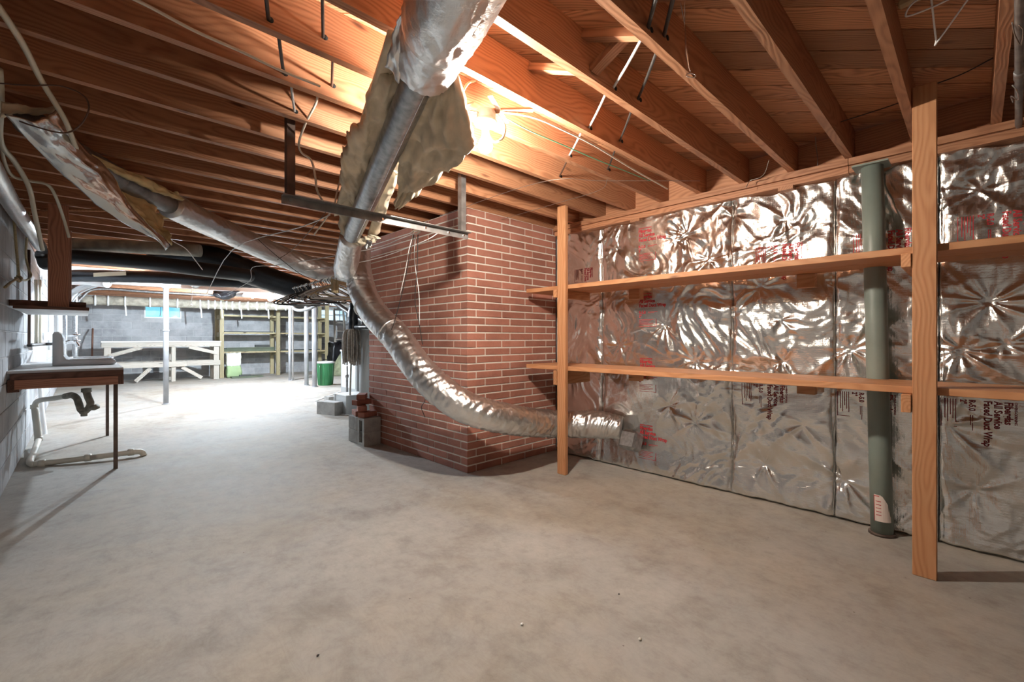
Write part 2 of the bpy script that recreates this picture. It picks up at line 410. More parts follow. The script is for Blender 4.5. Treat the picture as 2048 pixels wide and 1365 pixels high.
JY = [-.057+.3145*i for i in range(-8, 0)]+[-.057+.3145*i for i in range(11)]
while JY[-1] < YB-.4: JY.append(JY[-1]+.331)
J0 = 8                                                     # index of the first joist in view
for i, y in enumerate(JY):
    x1 = 3.56 if y < YS else XF
    board('joist', ceiling, (XL-.1 if y > 3 else XL, y-.019, (ZJ+ZD)/2), (x1, y-.019, (ZJ+ZD)/2), .038, ZD-ZJ, 'joist_wood')
for i in range(J0-1, J0+13):
    a, b_ = JY[i], JY[i+1]-.038
    if i == J0+5: continue
    board('bridging', ceiling, (1.55, a+.004, ZJ+.035), (1.55, b_-.004, ZD-.03), .05, .03, 'joist_wood')
    if i % 2: board('bridging', ceiling, (1.61, a+.004, ZD-.03), (1.61, b_-.004, ZJ+.035), .05, .03, 'joist_wood')

# right hand wall, its sill and rim
wall_right = tag(boxmm('wall_right', None, (XR, YN, 0), (XR+.2, YS, ZJ-.09), 'block'), kind='structure')
tag(boxmm('trim_1', None, (3.562, YN, ZJ), (3.60, YS, ZD-.001), 'joist_wood'), kind='structure')
for k, (a, b_) in enumerate(((YN, .555), (.558, 3.0))):
    tp = tag(boxmm('trim_%d' % (k+2), None, (3.475, a, ZJ-.042), (XR+.01, b_, ZJ-.001), 'joist_wood'), kind='structure')
    boxmm('lower_plate', tp, (3.495, a, ZJ-.088), (XR+.01, b_, ZJ-.044), 'joist_wood')
    for y in ((.86, 2.02) if k else (-.35,)): boxmm('shim', tp, (3.475, y, ZJ-.115), (3.60, y+.09, ZJ-.089), 'joist_wood')
tag(boxmm('wall_inner', None, (XR, YS, 0), (XF, YS+.2, ZD+.02), 'block'), kind='structure')
tag(boxmm('wall_far_right', None, (XF, YS, 0), (XF+.2, YB+.2, ZD+.02), 'block'), kind='structure')
tag(boxmm('wall_front', None, (XL-.2, YN-.2, 0), (XR+.2, YN, ZD+.02), 'block'), kind='structure')

# concrete block walls
BL, BH = .4064, .2032
def blockmesh(L): return shared_box(L, .012, BH-.010, 'block', .003)
wall_left = tag(boxmm('wall_left', None, (XL-.2, YN, 0), (XL-.004, YB, ZD+.02), 'block_joint'), kind='structure')
RZ = Matrix.Rotation(math.pi/2, 4, 'Z')
far = []
for c in range(11):
    y = 2.6-(c % 2)*BL/2
    while y < YB-.05:
        y1 = min(y+BL, YB)
        if y < 10.4: obj('block', blockmesh(BL-.010), 'block', wall_left, Matrix.Translation((XL-.004, y+BL/2, c*BH+BH/2)) @ RZ)
        else: far.append(boxvf((XL-.01, y+.005, c*BH+.005), (XL+.002, y1-.005, (c+1)*BH-.005)))
        y += BL
v, f = merge(far); tag(pyobj('block_courses', v, f, 'block', wall_left), kind='stuff')
board('sill_plate', wall_left, (XL-.06, YN, ZJ-.03), (XL-.06, YB, ZJ-.03), .13, .056, 'dark_wood')

WIN = [(1.25, 2.10, 1.745, 2.185), (6.15, 7.12, 1.80, 2.215)]
v, f = merge([boxvf((XL-.2, YB+.004, 0), (XF, YB+.2, 1.745)), boxvf((XL-.2, YB+.004, 2.215), (XF, YB+.2, ZD+.02)),
              boxvf((XL-.2, YB+.004, 1.745), (WIN[0][0], YB+.2, 2.215)), boxvf((WIN[0][1], YB+.004, 1.745), (WIN[1][0], YB+.2, 2.215)),
              boxvf((WIN[1][1], YB+.004, 1.745), (XF, YB+.2, 2.215)), boxvf((WIN[1][0], YB+.004, 1.745), (WIN[1][1], YB+.2, 1.80)),
              boxvf((WIN[0][0], YB+.004, 2.185), (WIN[0][1], YB+.2, 2.215))])
wall_back = tag(pyobj('wall_back', v, f, 'block_joint'), kind='structure')
for c in range(11):
    x = XL-(c % 2)*BL/2; z0, z1 = c*BH, (c+1)*BH
    while x < XF:
        segs = [(max(x, XL), min(x+BL, XF))]
        for (a, b_, p, q) in WIN:
            if z1 > p+.03 and z0 < q-.03:
                ns = []
                for (s, e) in segs:
                    if e <= a or s >= b_: ns.append((s, e))
                    else:
                        if s < a: ns.append((s, a))
                        if e > b_: ns.append((b_, e))
                segs = ns
        for (s, e) in segs:
            if e-s > .06: obj('block', blockmesh(round(e-s-.010, 3)), 'block', wall_back, Matrix.Translation(((s+e)/2, YB+.004, (z0+z1)/2)))
        x += BL
def window(n, w, muntins):
    a, b_, p, q = w
    v, f = merge([boxvf((a, YB-.01, p), (b_, YB+.09, p+.03)), boxvf((a, YB-.01, q-.03), (b_, YB+.09, q)),
                  boxvf((a, YB-.01, p+.03), (a+.03, YB+.09, q-.03)), boxvf((b_-.03, YB-.01, p+.03), (b_, YB+.09, q-.03))])
    o = tag(pyobj('window_%d' % n, v, f, 'white_paint'), kind='structure')
    for k in range(muntins):
        x = a+.03+(b_-a-.06)*(k+1)/(muntins+1); boxmm('muntin', o, (x-.012, YB+.03, p+.03), (x+.012, YB+.06, q-.03), 'white_paint')
    for k in range(muntins+1):
        x0 = a+.03+(b_-a-.06)*k/(muntins+1); x1 = a+.03+(b_-a-.06)*(k+1)/(muntins+1)
        boxmm('pane', o, (x0+.012, YB+.043, p+.03), (x1-.012, YB+.047, q-.03), 'glass')
    return o
window(1, WIN[0], 1); w2 = window(2, WIN[1], 3)
boxmm('rail', w2, (WIN[1][0]+.03, YB+.03, 1.99), (WIN[1][1]-.03, YB+.06, 2.01), 'white_paint')
lw = tube('window_latch', [(1.62, YB-.03, 2.15), (1.615, YB-.03, 1.95), (1.60, YB-.035, 1.80)], .006, 'cable_dark', n=6)
tag(lw, 'thin black cord hanging in front of the blue basement window', 'cord')

# ================================================================== BRICK CHIMNEY
BX, BY, BXE, BYE, CH = 2.383, 3.03, 3.55, 4.86, .0677
chim = thing('brick_chimney', 'red brick chimney base with pale mortar rising to the joists', 'chimney', (BX, BY, 0))
boxmm('mortar_core', chim, (BX+.005, BY+.005, 0), (BXE, BYE, 2.295), 'mortar')
pieces = []
for k in range(34):
    z0 = k*CH+.001; z1 = min(z0+CH-.0125, 2.296)
    if k % 2 == 0:
        pieces.append((BX, BY, z0, BX+.096, BY+.195, z1)); fx, ly = .106, [.205]
    else:
        pieces.append((BX, BY, z0, BX+.200, BY+.092, z1)); pieces.append((BX, BY+.102, z0, BX+.09, BY+.295, z1)); fx, ly = .210, [.305]
    x = BX+fx
    while x < BXE-.03: pieces.append((x, BY, z0, min(x+.295, BXE), BY+.09, z1)); x += .305
    y = BY+ly[0]
    while y < BYE-.03: pieces.append((BX, y, z0, BX+.09, min(y+.295, BYE), z1)); y += .305
pieces.sort(key=lambda p: (p[0]+p[3])**2/4+(p[1]+p[4])**2/4+((p[2]+p[5])/2-EYE)**2)
for p in pieces[:298]:
    d = [round(p[i+3]-p[i], 4) for i in range(3)]
    j = Vector((random.uniform(-.0015, .0015), random.uniform(-.0015, .0015), 0))
    obj('brick', shared_box(*d, 'brick', .003), 'brick', chim, Matrix.Translation(Vector([(p[i]+p[i+3])/2 for i in range(3)])+j))
v, f = merge([boxvf(p[:3], p[3:]) for p in pieces[298:]]); tag(pyobj('brick_courses', v, f, 'brick', chim), kind='stuff')

# ================================================================== FOIL FACED INSULATION ON THE RIGHT WALL
FX = 3.545
seam = [2.99]+[atx(p, 700, FX).y for p in (1205, 1465, 1671, 1878)]+[-.62, -1.6]
TXT = []      # (y, z, turned, ink, scale, heavy): printed legends, upper left corner of the block
def legend(px, py, turned, ink, heavy=True, sc=1.):
    p = atx(px, py, FX); TXT.append((p.y, p.z, turned, ink, heavy, sc))
legend(1280, 458, False, 'red_ink'); legend(1280, 588, False, 'red_ink'); legend(1281, 716, False, 'red_ink'); legend(1281, 848, False, 'red_ink')
legend(1575, 772, True, 'dark_red_ink'); legend(1830, 455, True, 'red_ink'); legend(1793, 790, True, 'dark_red_ink'); legend(2035, 806, True, 'dark_red_ink')
legend(1187, 535, True, 'dark_red_ink', sc=.8); legend(1606, 484, True, 'red_ink'); legend(2075, 415, True, 'red_ink')
PINS = [atx(px, py, FX) for px, py in ((1570, 441), (1390, 722), (1566, 724), (1338, 812), (1390, 846), (1352, 478), (1520, 575), (1466, 432), (1372, 470), (1560, 640),
        (1980, 605), (1893, 848), (1880, 520), (1420, 520), (1640, 560), (1700, 700), (1610, 850), (1530, 930), (1950, 980), (1890, 400), (1960, 380), (1250, 600), (1235, 500), (1240, 690), (1690, 960), (1330, 650), (1920, 700), (2010, 690))]
PIN = [(p.y, p.z, random.randint(5, 11), random.uniform(0, 6), random.uniform(.6, 1.1)) for p in PINS]
def foil_h(y, z):
    """how far the foil stands out from the wall plane, metres"""
    y = np.asarray(y, float); z = np.asarray(z, float)
    h = .010*fbm(y*1.7+3, z*1.5, 2)
    calm = np.ones_like(y)
    for (ty, tz, turned, ink, heavy, sc) in TXT:
        cy, cz = (ty-.12, tz-.12) if not turned else (ty-.10, tz-.14)
        calm = np.minimum(calm, np.clip(np.hypot((y-cy)/.17, (z-cz)/.17)-.35, .12, 1))
    amp = np.clip(.55+.5*noise2(y*1.3, z*1.1+5)+.3*(z > 1.62)-.06*(z < .9), .15, 1.3)
    w1 = noise2(y*2.5+9, z*2.5)*.25
    h = h+calm*amp*(.015*(ridged(y*3.6+w1*3, z*3.2+w1*4, 3)-1.1)+.0045*(ridged(y*10+w1*9, z*8.5+w1*5, 3)-1.0))
    for (a, b_, k, ph, s) in PIN:
        r = np.hypot(y-a, z-b_); th = np.arctan2(z-b_, y-a)
        fold = (1-np.abs(np.sin(th*k/2+ph+.9*np.sin(th+ph*2)+.7*np.sin(th*2+ph)+2.2*r))**.7)*(.35+.65*np.clip(.5+noise2(np.cos(th)*1.1+a*7, np.sin(th)*1.1+b_*5)*1.6, 0, 1))
        h = h+s*calm*(.026*fold*np.exp(-r/(.11+.06*s))*np.clip(r/.03, 0, 1)-.016*np.exp(-(r/.09)**2))
    for s in seam:
        d = np.abs(y-s+.012*np.sin(z*7+s*9)+.008*noise2(z*9, s)); h = h-.020*np.exp(-(d/.018)**1.2)+.006*np.exp(-(d/.07)**2)
    h = h+.035*np.exp(-(z/.16)**2)                     # the blanket slumps at the floor
    for zz in (.80, 1.50): h = h+.012*np.exp(-((z-zz)/.10)**2)*noise2(y*3, zz*7)
    return h
def foil_x(y, z): return FX-.012-foil_h(y, z)
panel_label = ['narrow foil insulation sheet next to the brick chimney', 'foil insulation sheet with upright red lettering behind left shelf post',
               'foil insulation sheet in the middle of the shelves, left of the green column', 'narrow foil insulation sheet behind the green column',
               'foil insulation sheet to the right of the right shelf post', 'foil insulation sheet beyond the right edge, past the shelf post']
def zt(y): return 2.212+.012*math.sin(y*5)+.01*math.sin(y*17)
PANELS = {}
for i in range(len(seam)-1):
    y1, y0 = seam[i]-.003, seam[i+1]+.003
    ny = max(6, int((y1-y0)/.0085)); nzz = 250
    Y, T = np.meshgrid(np.linspace(y0, y1, ny), np.linspace(0, 1, nzz), indexing='ij')
    Zt = 2.212+.012*np.sin(Y*5)+.01*np.sin(Y*17); Zb = .012+.012*np.abs(noise2(Y*6, Y*0+3))
    Z = Zb+(Zt-Zb)*T; X = foil_x(Y, Z)
    v = np.stack([X, Y, Z], -1).reshape(-1, 3)
    idx = np.arange(ny*nzz).reshape(ny, nzz)
    q = np.stack([idx[:-1, :-1], idx[:-1, 1:], idx[1:, 1:], idx[1:, :-1]], -1).reshape(-1, 4)
    # a back skin gives the sheet its blanket thickness
    bo = len(v); ring = list(idx[0, :])+list(idx[1:, -1])+list(idx[-1, -2::-1])+list(idx[-2:0:-1, 0])
    vb = v[ring].copy(); vb[:, 0] = XR-.006
    faces = [tuple(a) for a in q.tolist()]+[(ring[k], bo+k, bo+(k+1) % len(ring), ring[(k+1) % len(ring)]) for k in range(len(ring))]
    me = bpy.data.meshes.new('foil_sheet'); me.from_pydata(np.vstack([v, vb]).tolist(), [], faces)
    t_ = thing('foil_insulation', panel_label[i], 'insulation', (FX, (y0+y1)/2, 0), 'foil insulation sheets on the right wall')
    obj('foil_sheet', me, 'foil_wall', t_, None, True)
    for (ty, tz, turned, ink, heavy, sc) in TXT:
        if not (y0 <= ty < y1): continue
        PANELS[(ty, tz)] = t_
def text_mesh(s, size):
    cu = bpy.data.curves.new('t', 'FONT'); cu.body = s; cu.size = size; cu.offset = size*.032; cu.resolution_u = 2
    o = bpy.data.objects.new('t', cu); COL.objects.link(o)
    dg = bpy.context.evaluated_depsgraph_get(); dg.update()
    me = bpy.data.meshes.new_from_object(o.evaluated_get(dg)); bpy.data.objects.remove(o); bpy.data.curves.remove(cu)
    a = np.empty(len(me.vertices)*3); me.vertices.foreach_get('co', a)
    fs = [tuple(p.vertices) for p in me.polygons]; bpy.data.meshes.remove(me)
    return a.reshape(-1, 3)[:, :2], fs
TM = {k: text_mesh(k, s) for k, s in (('OWENS-CORNING', .014), ('Fiberglas', .043), ('All Service', .043), ('Faced Duct Wrap', .043), ('R-5.0', .036), ('2"', .036))}
def legend_mesh():
    V, Fc = [], []
    def add(a, fs, ox, oy, sx=.80):
        o = len(V); V.extend([(x*sx+ox, y+oy) for x, y in a]); Fc.extend([tuple(i+o for i in q) for q in fs])
    def bar(x0, y0, x1, y1):
        n = 6; o = len(V)
        for k in range(n+1): xx = x0+(x1-x0)*k/n; V.extend([(xx, y0), (xx, y1)])
        Fc.extend([(o+2*k, o+2*k+2, o+2*k+3, o+2*k+1) for k in range(n)])
    add(*TM['OWENS-CORNING'], 0, -.010, 1)
    add(*TM['Fiberglas'], 0, -.045); add(*TM['All Service'], 0, -.083); add(*TM['Faced Duct Wrap'], 0, -.121)
    add(*TM['R-5.0'], 0, -.178); add(*TM['2"'], 0, -.212)
    for k in range(2): bar(.085, -.166-.008*k, .17-.03*k, -.163-.008*k)
    for k in range(5): bar(.0, -.232-.011*k, .13-.02*(k % 3), -.2285-.011*k)
    bar(.0, -.292, .16, -.289); bar(.155, -.292, .158, -.226)
    return V, Fc
LV, LF = legend_mesh()
for (ty, tz, turned, ink, heavy, sc) in TXT:
    if (ty, tz) not in PANELS: continue
    a = np.array(LV)*sc
    if turned: Y, Z = ty-a[:, 1], tz-a[:, 0]
    else: Y, Z = ty-a[:, 0], tz+a[:, 1]
    keep = (Z < 2.19) & (Z > .05)
    X = foil_x(Y, Z)-.0022
    fs = [q for q in LF if all(keep[i] for i in q)]
    if fs: pyobj('printed_legend', np.stack([X, Y, Z], -1), fs, ink, PANELS[(ty, tz)])

# ================================================================== SHELVING ON THE RIGHT
sh = thing('storage_shelf', 'long two-tier wooden shelf on posts in front of the foil wall', 'shelf', (3.2, 1.2, 0))
PXA, PXB = 2.945, 2.983
for (yc, z1) in ((2.455, 2.298), (.172, 2.40), (-1.9, 2.298)):
    boxmm('post', sh, (PXA, yc-.0445, 0), (PXB, yc+.0445, z1), 'shelf_wood', .003)
for zt_, ys in ((.924, (2.915, -2.2)), (1.624, (2.915, -2.2))):
    x = 2.987
    for w in (.235, .215):
        boxmm('shelf_board', sh, (x, ys[1], zt_-.036), (x+w, ys[0]-random.uniform(0, .01), zt_+random.uniform(-.001, .001)), 'shelf_wood', .002); x += w+.006
for yc in (2.52, .239):
    for zt_, hh in ((.924, .125 if yc > 1 else .089), (1.624, .068)):
        boxmm('cross_arm', sh, (PXA-.006, yc-.019, zt_-.038-hh), (3.42, yc+.019, zt_-.038), 'shelf_wood', .002)
for zt_ in (.924, 1.624):
    for yc in (1.98, .72, -.35): boxmm('wall_cleat', sh, (3.405, yc, zt_-.125), (3.475, yc+.10, zt_-.038), 'shelf_wood')

gc = thing('steel_column', 'grey-green painted round steel column in front of the foil wall', 'column', (3.42, .40, 0))
bA, bB = Vector((3.425, .385, .0)), Vector((3.425, .432, 2.196))
tube('shaft', [bA+Vector((0, 0, .006)), bB], .054, 'green_steel', gc, seg=32, n=4)
obj('top_plate', box_mesh(.15, .17, .010), 'green_steel', gc, Matrix.Translation((3.425, .435, 2.202)))
lathe('base_collar', [(.066, 0), (.066, .012), (.06, .016)], (3.425, .385, 0), 'rust_steel', gc)
def wrap_label(parent, zc, hgt, a0, a1, mat, name, off=.0008, z_pt=None, cut=False):
    V, Fc = [], []; n = 8
    for k in range(n+1):
        a = a0+(a1-a0)*k/n
        for j, z in enumerate((zc-hgt/2, zc+hgt/2)):
            c = bA.lerp(bB, z/2.196); V.append(c+Vector((math.cos(a), math.sin(a), 0))*(.054+off)+Vector((0, 0, 0)))
            if cut and j == 1: V[-1].z -= .05*max(0, (k/n-.45)/.55)*1.6
    for k in range(n): Fc.append((2*k, 2*k+2, 2*k+3, 2*k+1))
    return pyobj(name, V, Fc, mat, parent)
lb = wrap_label(gc, .165, .155, math.radians(150), math.radians(238), 'paper_label', 'sticker', cut=True)
wrap_label(lb, .235, .004, math.radians(150), math.radians(178), 'red_ink', 'sticker_border', .0016)
wrap_label(lb, .160, .150, math.radians(150), math.radians(153), 'red_ink', 'sticker_border', .0016)
for k in range(5): wrap_label(lb, .205-.02*k, .004, math.radians(160), math.radians(186), 'red_ink', 'sticker_line', .0016)

# ================================================================== LAMPS
def bulb_profile(s=1.): return [(.001, 0), (.013*s, .001), (.0135*s, .022), (.018*s, .040), (.027*s, .060), (.0315*s, .080), (.0295*s, .096), (.020*s, .108), (.004*s, .1125)]
def lamp(loc, watts, colour, label, holder=True, up=False, s=1.):
    """porcelain lampholder on a junction box with a bare bulb hanging below"""
    L = Vector(loc); t_ = thing('bulb_lamp', label, 'lamp', L)
    em = 'bulb_%d' % len([k for k in M if k.startswith('bulb_')])
    area = 4*math.pi*(.029*s)**2*1.15
    emitter(em, colour, watts/(math.pi*area))
    v, f = lathe_vf([(r, -z) for r, z in bulb_profile(s)], 24, L+Vector((0, 0, -.038)))
    bl = pyobj('bulb', v, [tuple(reversed(q)) for q in f], em, t_, True)
    lathe('bulb_cap', [(.0135, -.052), (.0138, -.034), (.012, -.030)], L, 'steel_dull', t_)
    lathe('lampholder', [(.019, -.040), (.022, -.022), (.052, -.014), (.058, -.004), (.056, .004), (.03, .006)], L, 'ceramic', t_, 32)
    if holder:
        lathe('junction_box', [(.046, .0), (.050, .004), (.050, .044), (.046, .048)], L+Vector((0, 0, .004)), 'ceramic', t_, 16)
    return t_
BULB = Vector((1.43, 1.675, 2.232))
l1 = lamp(BULB, BULB_W, BULB_C, 'lit bare bulb in a porcelain holder under the joists', s=1.12)
# strap bars that carry the box between two joists
board('hanger_bar', l1, (1.36, 1.56, 2.290), (1.60, 1.70, 2.293), .022, .004, 'cable_white')
board('hanger_bar', l1, (1.43, 1.675, 2.286), (1.62, 1.53, 2.306), .034, .010, 'joist_wood')
LA = lamp((1.30, 8.65, 2.27), BACK_W, BACK_C, 'bare lit bulb behind the black pipe, above the bright floor')
LB = lamp(at(541, 588, 9.0), SIDE_W, BACK_C, 'small white bulb under the ceiling left of the coat hangers', s=1.5)
LC = lamp(at(505, 584, 10.6), REAR_W, BACK_C, 'added fill bulb at the back ceiling above the yellow wooden rack')  # bulb added here to brighten the back wall
ch = tube('pull_chain', [at(383, 545, 7.0), at(384, 590, 7.0), at(383, 606, 7.0)], .004, 'strap', LA, n=4)
lathe('chain_pull', [(.004, .03), (.013, .02), (.016, 0), (.005, -.006)], at(383, 612, 7.0), 'strap', LA, 10)

# ================================================================== DUCTS
def crinkle(amp, k1=9., k2=3., bands=0., off=0.):
    def rf(s, th):
        x = np.full_like(th, s*k1+off); c = np.cos(th)*k2*.5+7; d = np.sin(th)*k2*.5
        r = ridged(x+c*.8, d*1.7+c+off, 3)-1.0
        return 1+amp*r+bands*.02*math.sin(s*90)
    return rf
def sheet(name, A, B, thick, front, back, parent, nu=44, nv=16, amp=.012, rag=.02, bulge=0., seed=0.):
    """a thick torn blanket lofted between two edges; front wool, back foil"""
    def res(P, n):
        q = catmull(P, 12); L = [0.]
        for a, b_ in zip(q[:-1], q[1:]): L.append(L[-1]+(b_-a).length)
        out = []
        for k in range(n):
            s = L[-1]*k/(n-1); i = min(max(1, int(np.searchsorted(L, s))), len(q)-1)
            out.append(q[i-1].lerp(q[i], (s-L[i-1])/max(1e-9, L[i]-L[i-1])))
        return out
    a, b_ = res(A, nu), res(B, nu); G = np.zeros((nu, nv, 3))
    for i in range(nu):
        e = 1+rag*float(noise2(i*.22+seed, 3.3)+.35*noise2(i*.7+seed, 9.1))*4
        for j in range(nv): G[i, j] = a[i].lerp(b_[i], e*j/(nv-1))
    du = np.gradient(G, axis=0); dv = np.gradient(G, axis=1); n_ = np.cross(du, dv); n_ /= np.linalg.norm(n_, axis=2)[..., None]+1e-9
    I, J = np.meshgrid(np.arange(nu), np.arange(nv), indexing='ij')
    if float(np.mean(np.sum(n_*(G-np.array([0, 0, EYE])), axis=2))) > 0: n_ = -n_
    h = amp*(fbm(I*.11+seed, J*.17+seed, 3))+bulge*np.sin(np.pi*J/(nv-1))
    lump = .25*thick*np.clip(fbm(I*.3+seed*3, J*.3, 3)+.2, -1, 1.5)
    Ff = G+n_*(h+thick*.5+lump)[..., None]; Bk = G+n_*(h-thick*.5)[..., None]
    V = np.vstack([Ff.reshape(-1, 3), Bk.reshape(-1, 3)]); o = nu*nv; Fc, mi = [], []
    for i in range(nu-1):
        for j in range(nv-1):
            p = i*nv+j; q = (p, p+1, p+nv+1, p+nv); Fc.append(q); mi.append(0)
            Fc.append(tuple(o+k for k in reversed(q))); mi.append(1)
    ring = [i*nv for i in range(nu)]+[(nu-1)*nv+j for j in range(1, nv)]+[i*nv+nv-1 for i in range(nu-2, -1, -1)]+[j for j in range(nv-2, 0, -1)]
    for k in range(len(ring)): Fc.append((ring[k], ring[(k+1) % len(ring)], o+ring[(k+1) % len(ring)], o+ring[k])); mi.append(0)
    me = bpy.data.meshes.new(name); me.from_pydata(V.tolist(), [], Fc); me.polygons.foreach_set('material_index', mi)
    bm = bmesh.new(); bm.from_mesh(me); bmesh.ops.recalc_face_normals(bm, faces=bm.faces); bm.to_mesh(me); bm.free()
    return obj(name, me, front, parent, center(me), True, (back,))
def PT(*l): return [at(*p) for p in l]

# overhead duct with its insulation torn open
A, B = at(848, 135, 1.65), at(704, 470, 3.35); dirA = (B-A)
td = thing('torn_duct', 'overhead round duct with torn open foil insulation beside the lit bulb', 'duct', A)
near = [Vector((-.02, -2.3, 2.15)), Vector((.25, -1.0, 2.15)), Vector((.50, .2, 2.15))]+PT((905, 0, 1.29), (878, 60, 1.45))
core = near+[A, A+dirA*.5, B]
tube('metal_pipe', core, .063, 'galv', td, seg=28, n=6)
v, f = sweep(catmull([A+dirA*.02, A+dirA*.5, B], 8), .0025, 6); v = [p+Vector((.012, -.030, -.056)) for p in v]
pyobj('pipe_seam', v, f, 'chrome', td, True)
tube('foil_jacket', near+[A-dirA*.005], [.125, .125, .125, .125, .122, .110], 'foil_duct', td, seg=72, n=36, rf=crinkle(.035, 10, 5), caps=False)
sheet('jacket_edge', PT((800, 165, 1.62), (806, 100, 1.50), (832, 20, 1.36), (850, -30, 1.28)), PT((772, 128, 1.58), (780, 88, 1.50), (800, 30, 1.38), (826, -30, 1.28)), .006, 'foil_duct', 'foil_flap', td, 30, 8, .02, .05, 0, 4.)
sheet('wool_flap', PT((818, 150, 1.78), (775, 255, 2.15), (738, 350, 2.62), (722, 430, 3.2)), PT((758, 142, 1.74), (728, 215, 1.95), (698, 290, 2.2), (676, 350, 2.55)), .035, 'wool_grey', 'foil_flap', td, 56, 16, .03, .035, .02, 1.)
sheet('wool_flap', PT((735, 345, 2.75), (716, 400, 3.05), (700, 462, 3.4)), PT((697, 350, 2.70), (684, 400, 2.95), (685, 470, 3.3)), .035, 'wool_grey', 'foil_flap', td, 40, 10, .02, .03, .01, 2.)
sheet('wool_flap', PT((868, 160, 1.74), (832, 240, 1.95), (800, 320, 2.3), (798, 395, 2.65)), PT((914, 150, 1.72), (938, 228, 1.84), (940, 296, 2.0), (868, 360, 2.38), (806, 415, 2.72)), .035, 'wool_grey', 'foil_flap', td, 60, 22, .04, .022, .03, 3.)
sheet('wool_flap', PT((788, 330, 2.55), (760, 400, 2.95), (735, 468, 3.4)), PT((800, 345, 2.6), (778, 405, 2.95), (760, 462, 3.35)), .03, 'wool_grey', 'foil_flap', td, 40, 8, .015, .04, .01, 5.)
sheet('wool_flap', PT((700, 462, 3.35), (715, 478, 3.4), (745, 470, 3.3)), PT((698, 478, 3.4), (722, 492, 3.4), (762, 478, 3.25)), .03, 'wool_grey', 'foil_flap', td, 30, 8, .02, .08, .0, 6.)
hz = dirA.cross(Vector((0, 0, 1))).normalized()
sheet('wool_flap', [A+dirA*u-hz*.14+Vector((0, 0, .052+.03*min(1, max(0, u)*3))) for u in (-.02, .3, .6, .92)], [A+dirA*u+hz*.14+Vector((0, 0, .052+.03*min(1, max(0, u)*3))) for u in (-.02, .3, .6, .92)], .03, 'wool_grey', 'foil_flap', td, 40, 14, .006, .01, -.035, 8.)  # wool over the pipe top, added and raised to block bulb light leftward
sheet('foil_scrap', PT((733, 480, 3.25), (745, 482, 3.25)), PT((728, 496, 3.25), (742, 498, 3.25)), .003, 'foil_flap', 'foil_flap', td, 10, 8, .02, .1, 0, 7.)
tube('foil_elbow', PT((703, 474, 3.45), (698, 500, 3.65), (692, 530, 3.9), (688, 545, 4.2)), [.085, .092, .098, .09], 'foil_duct', td, seg=48, n=16, rf=crinkle(.06, 16, 5), caps=True)

# the flexible duct that snakes down past the brick to the wall
fd = thing('flexible_duct', 'silver flexible duct snaking down across the brick into the foil wall', 'duct', at(1100, 860, 3.9))
fp = PT((716, 500, 4.5), (716, 535, 4.36), (726, 585, 4.1), (752, 632, 3.95), (790, 672, 3.78), (850, 752, 3.55), (925, 812, 3.45), (1010, 838, 3.58), (1080, 847, 3.93), (1126, 849, 4.08), (1200, 850, 4.04), (1243, 856, 3.97))
def flexrf(s, th):
    up = .5+.5*np.cos(th)
    w = math.exp(-((s-.55)/.10)**2)+math.exp(-((s-1.35)/.16)**2)+.9*(s > 1.7)
    r = ridged(np.full_like(th, s*26)+np.sin(th)*1.2, np.cos(th)*1.5+np.sin(th)*.9+3, 2)-.85
    return 1+(.026+.085*min(1, w)*(.35+.65*up))*r+.012*noise2(np.full_like(th, s*5), np.cos(th)+4)
tube('foil_hose', fp, [.122]*11+[.100], 'foil_duct', fd, seg=72, n=30, rf=flexrf)
for px, py, d in ((736, 612, 4.03), (783, 664, 3.81)):
    c = at(px, py, d); i = min(range(len(fp)-1), key=lambda k: ((fp[k]+fp[k+1])/2-c).length); tdir = (fp[i+1]-fp[i]).normalized()
    m_, _ = frame(c-tdir*.01, c+tdir*.01)
    v, f = lathe_vf([(.118, -.010), (.128, -.006), (.128, .006), (.118, .010)], 40); rot = m_ @ Matrix.Rotation(math.pi/2, 4, 'Y')
    pyobj('duct_band', [rot @ p for p in v], f, 'foil_duct', fd, True)
obj('wall_boot', box_mesh(.14, .16, .16, .02), 'galv', fd, Matrix.Translation(at(1262, 882, 3.86)) @ Matrix.Rotation(.4, 4, 'Y'))

# left hand duct, its jacket hanging off
ld = thing('sagging_duct', 'left overhead duct with foil jacket peeled off its grey pipe', 'duct', at(200, 330, 2.7))
tube('metal_pipe', PT((60, 245, 2.18), (130, 295, 2.46), (200, 335, 2.76), (275, 378, 3.12), (345, 413, 3.45)), .068, 'steel_dull', ld, seg=24, n=6)
for px, py, d in ((232, 353, 2.91),):
    p = at(px, py, d); q = at(px+5, py+3, d+.03); tube('pipe_joint', [p, q], .071, 'steel_dull', ld, seg=24, n=2)
tube('foil_jacket', PT((342, 411, 3.42), (400, 440, 3.75), (450, 463, 4.15), (560, 512, 4.75), (640, 541, 5.1), (688, 556, 5.35)), [.098, .10, .105, .11, .115, .12], 'foil_duct', ld, seg=56, n=24, rf=crinkle(.045, 12, 5))
tube('wool_collar', [at(352, 408, 3.44)+Vector((0, 0, .09)).lerp(Vector((0, 0, .09)), 0), at(361, 412, 3.44), at(350, 430, 3.44), at(328, 434, 3.44), at(318, 430, 3.44)], .016, 'wool', ld, n=8)
sheet('wool_lip', PT((178, 305, 2.58), (235, 335, 2.8), (300, 362, 3.05), (366, 398, 3.4)), PT((182, 322, 2.62), (240, 350, 2.82), (300, 378, 3.05), (362, 402, 3.38)), .03, 'wool', 'foil_flap', ld, 50, 8, .02, .06, .01, 11.)
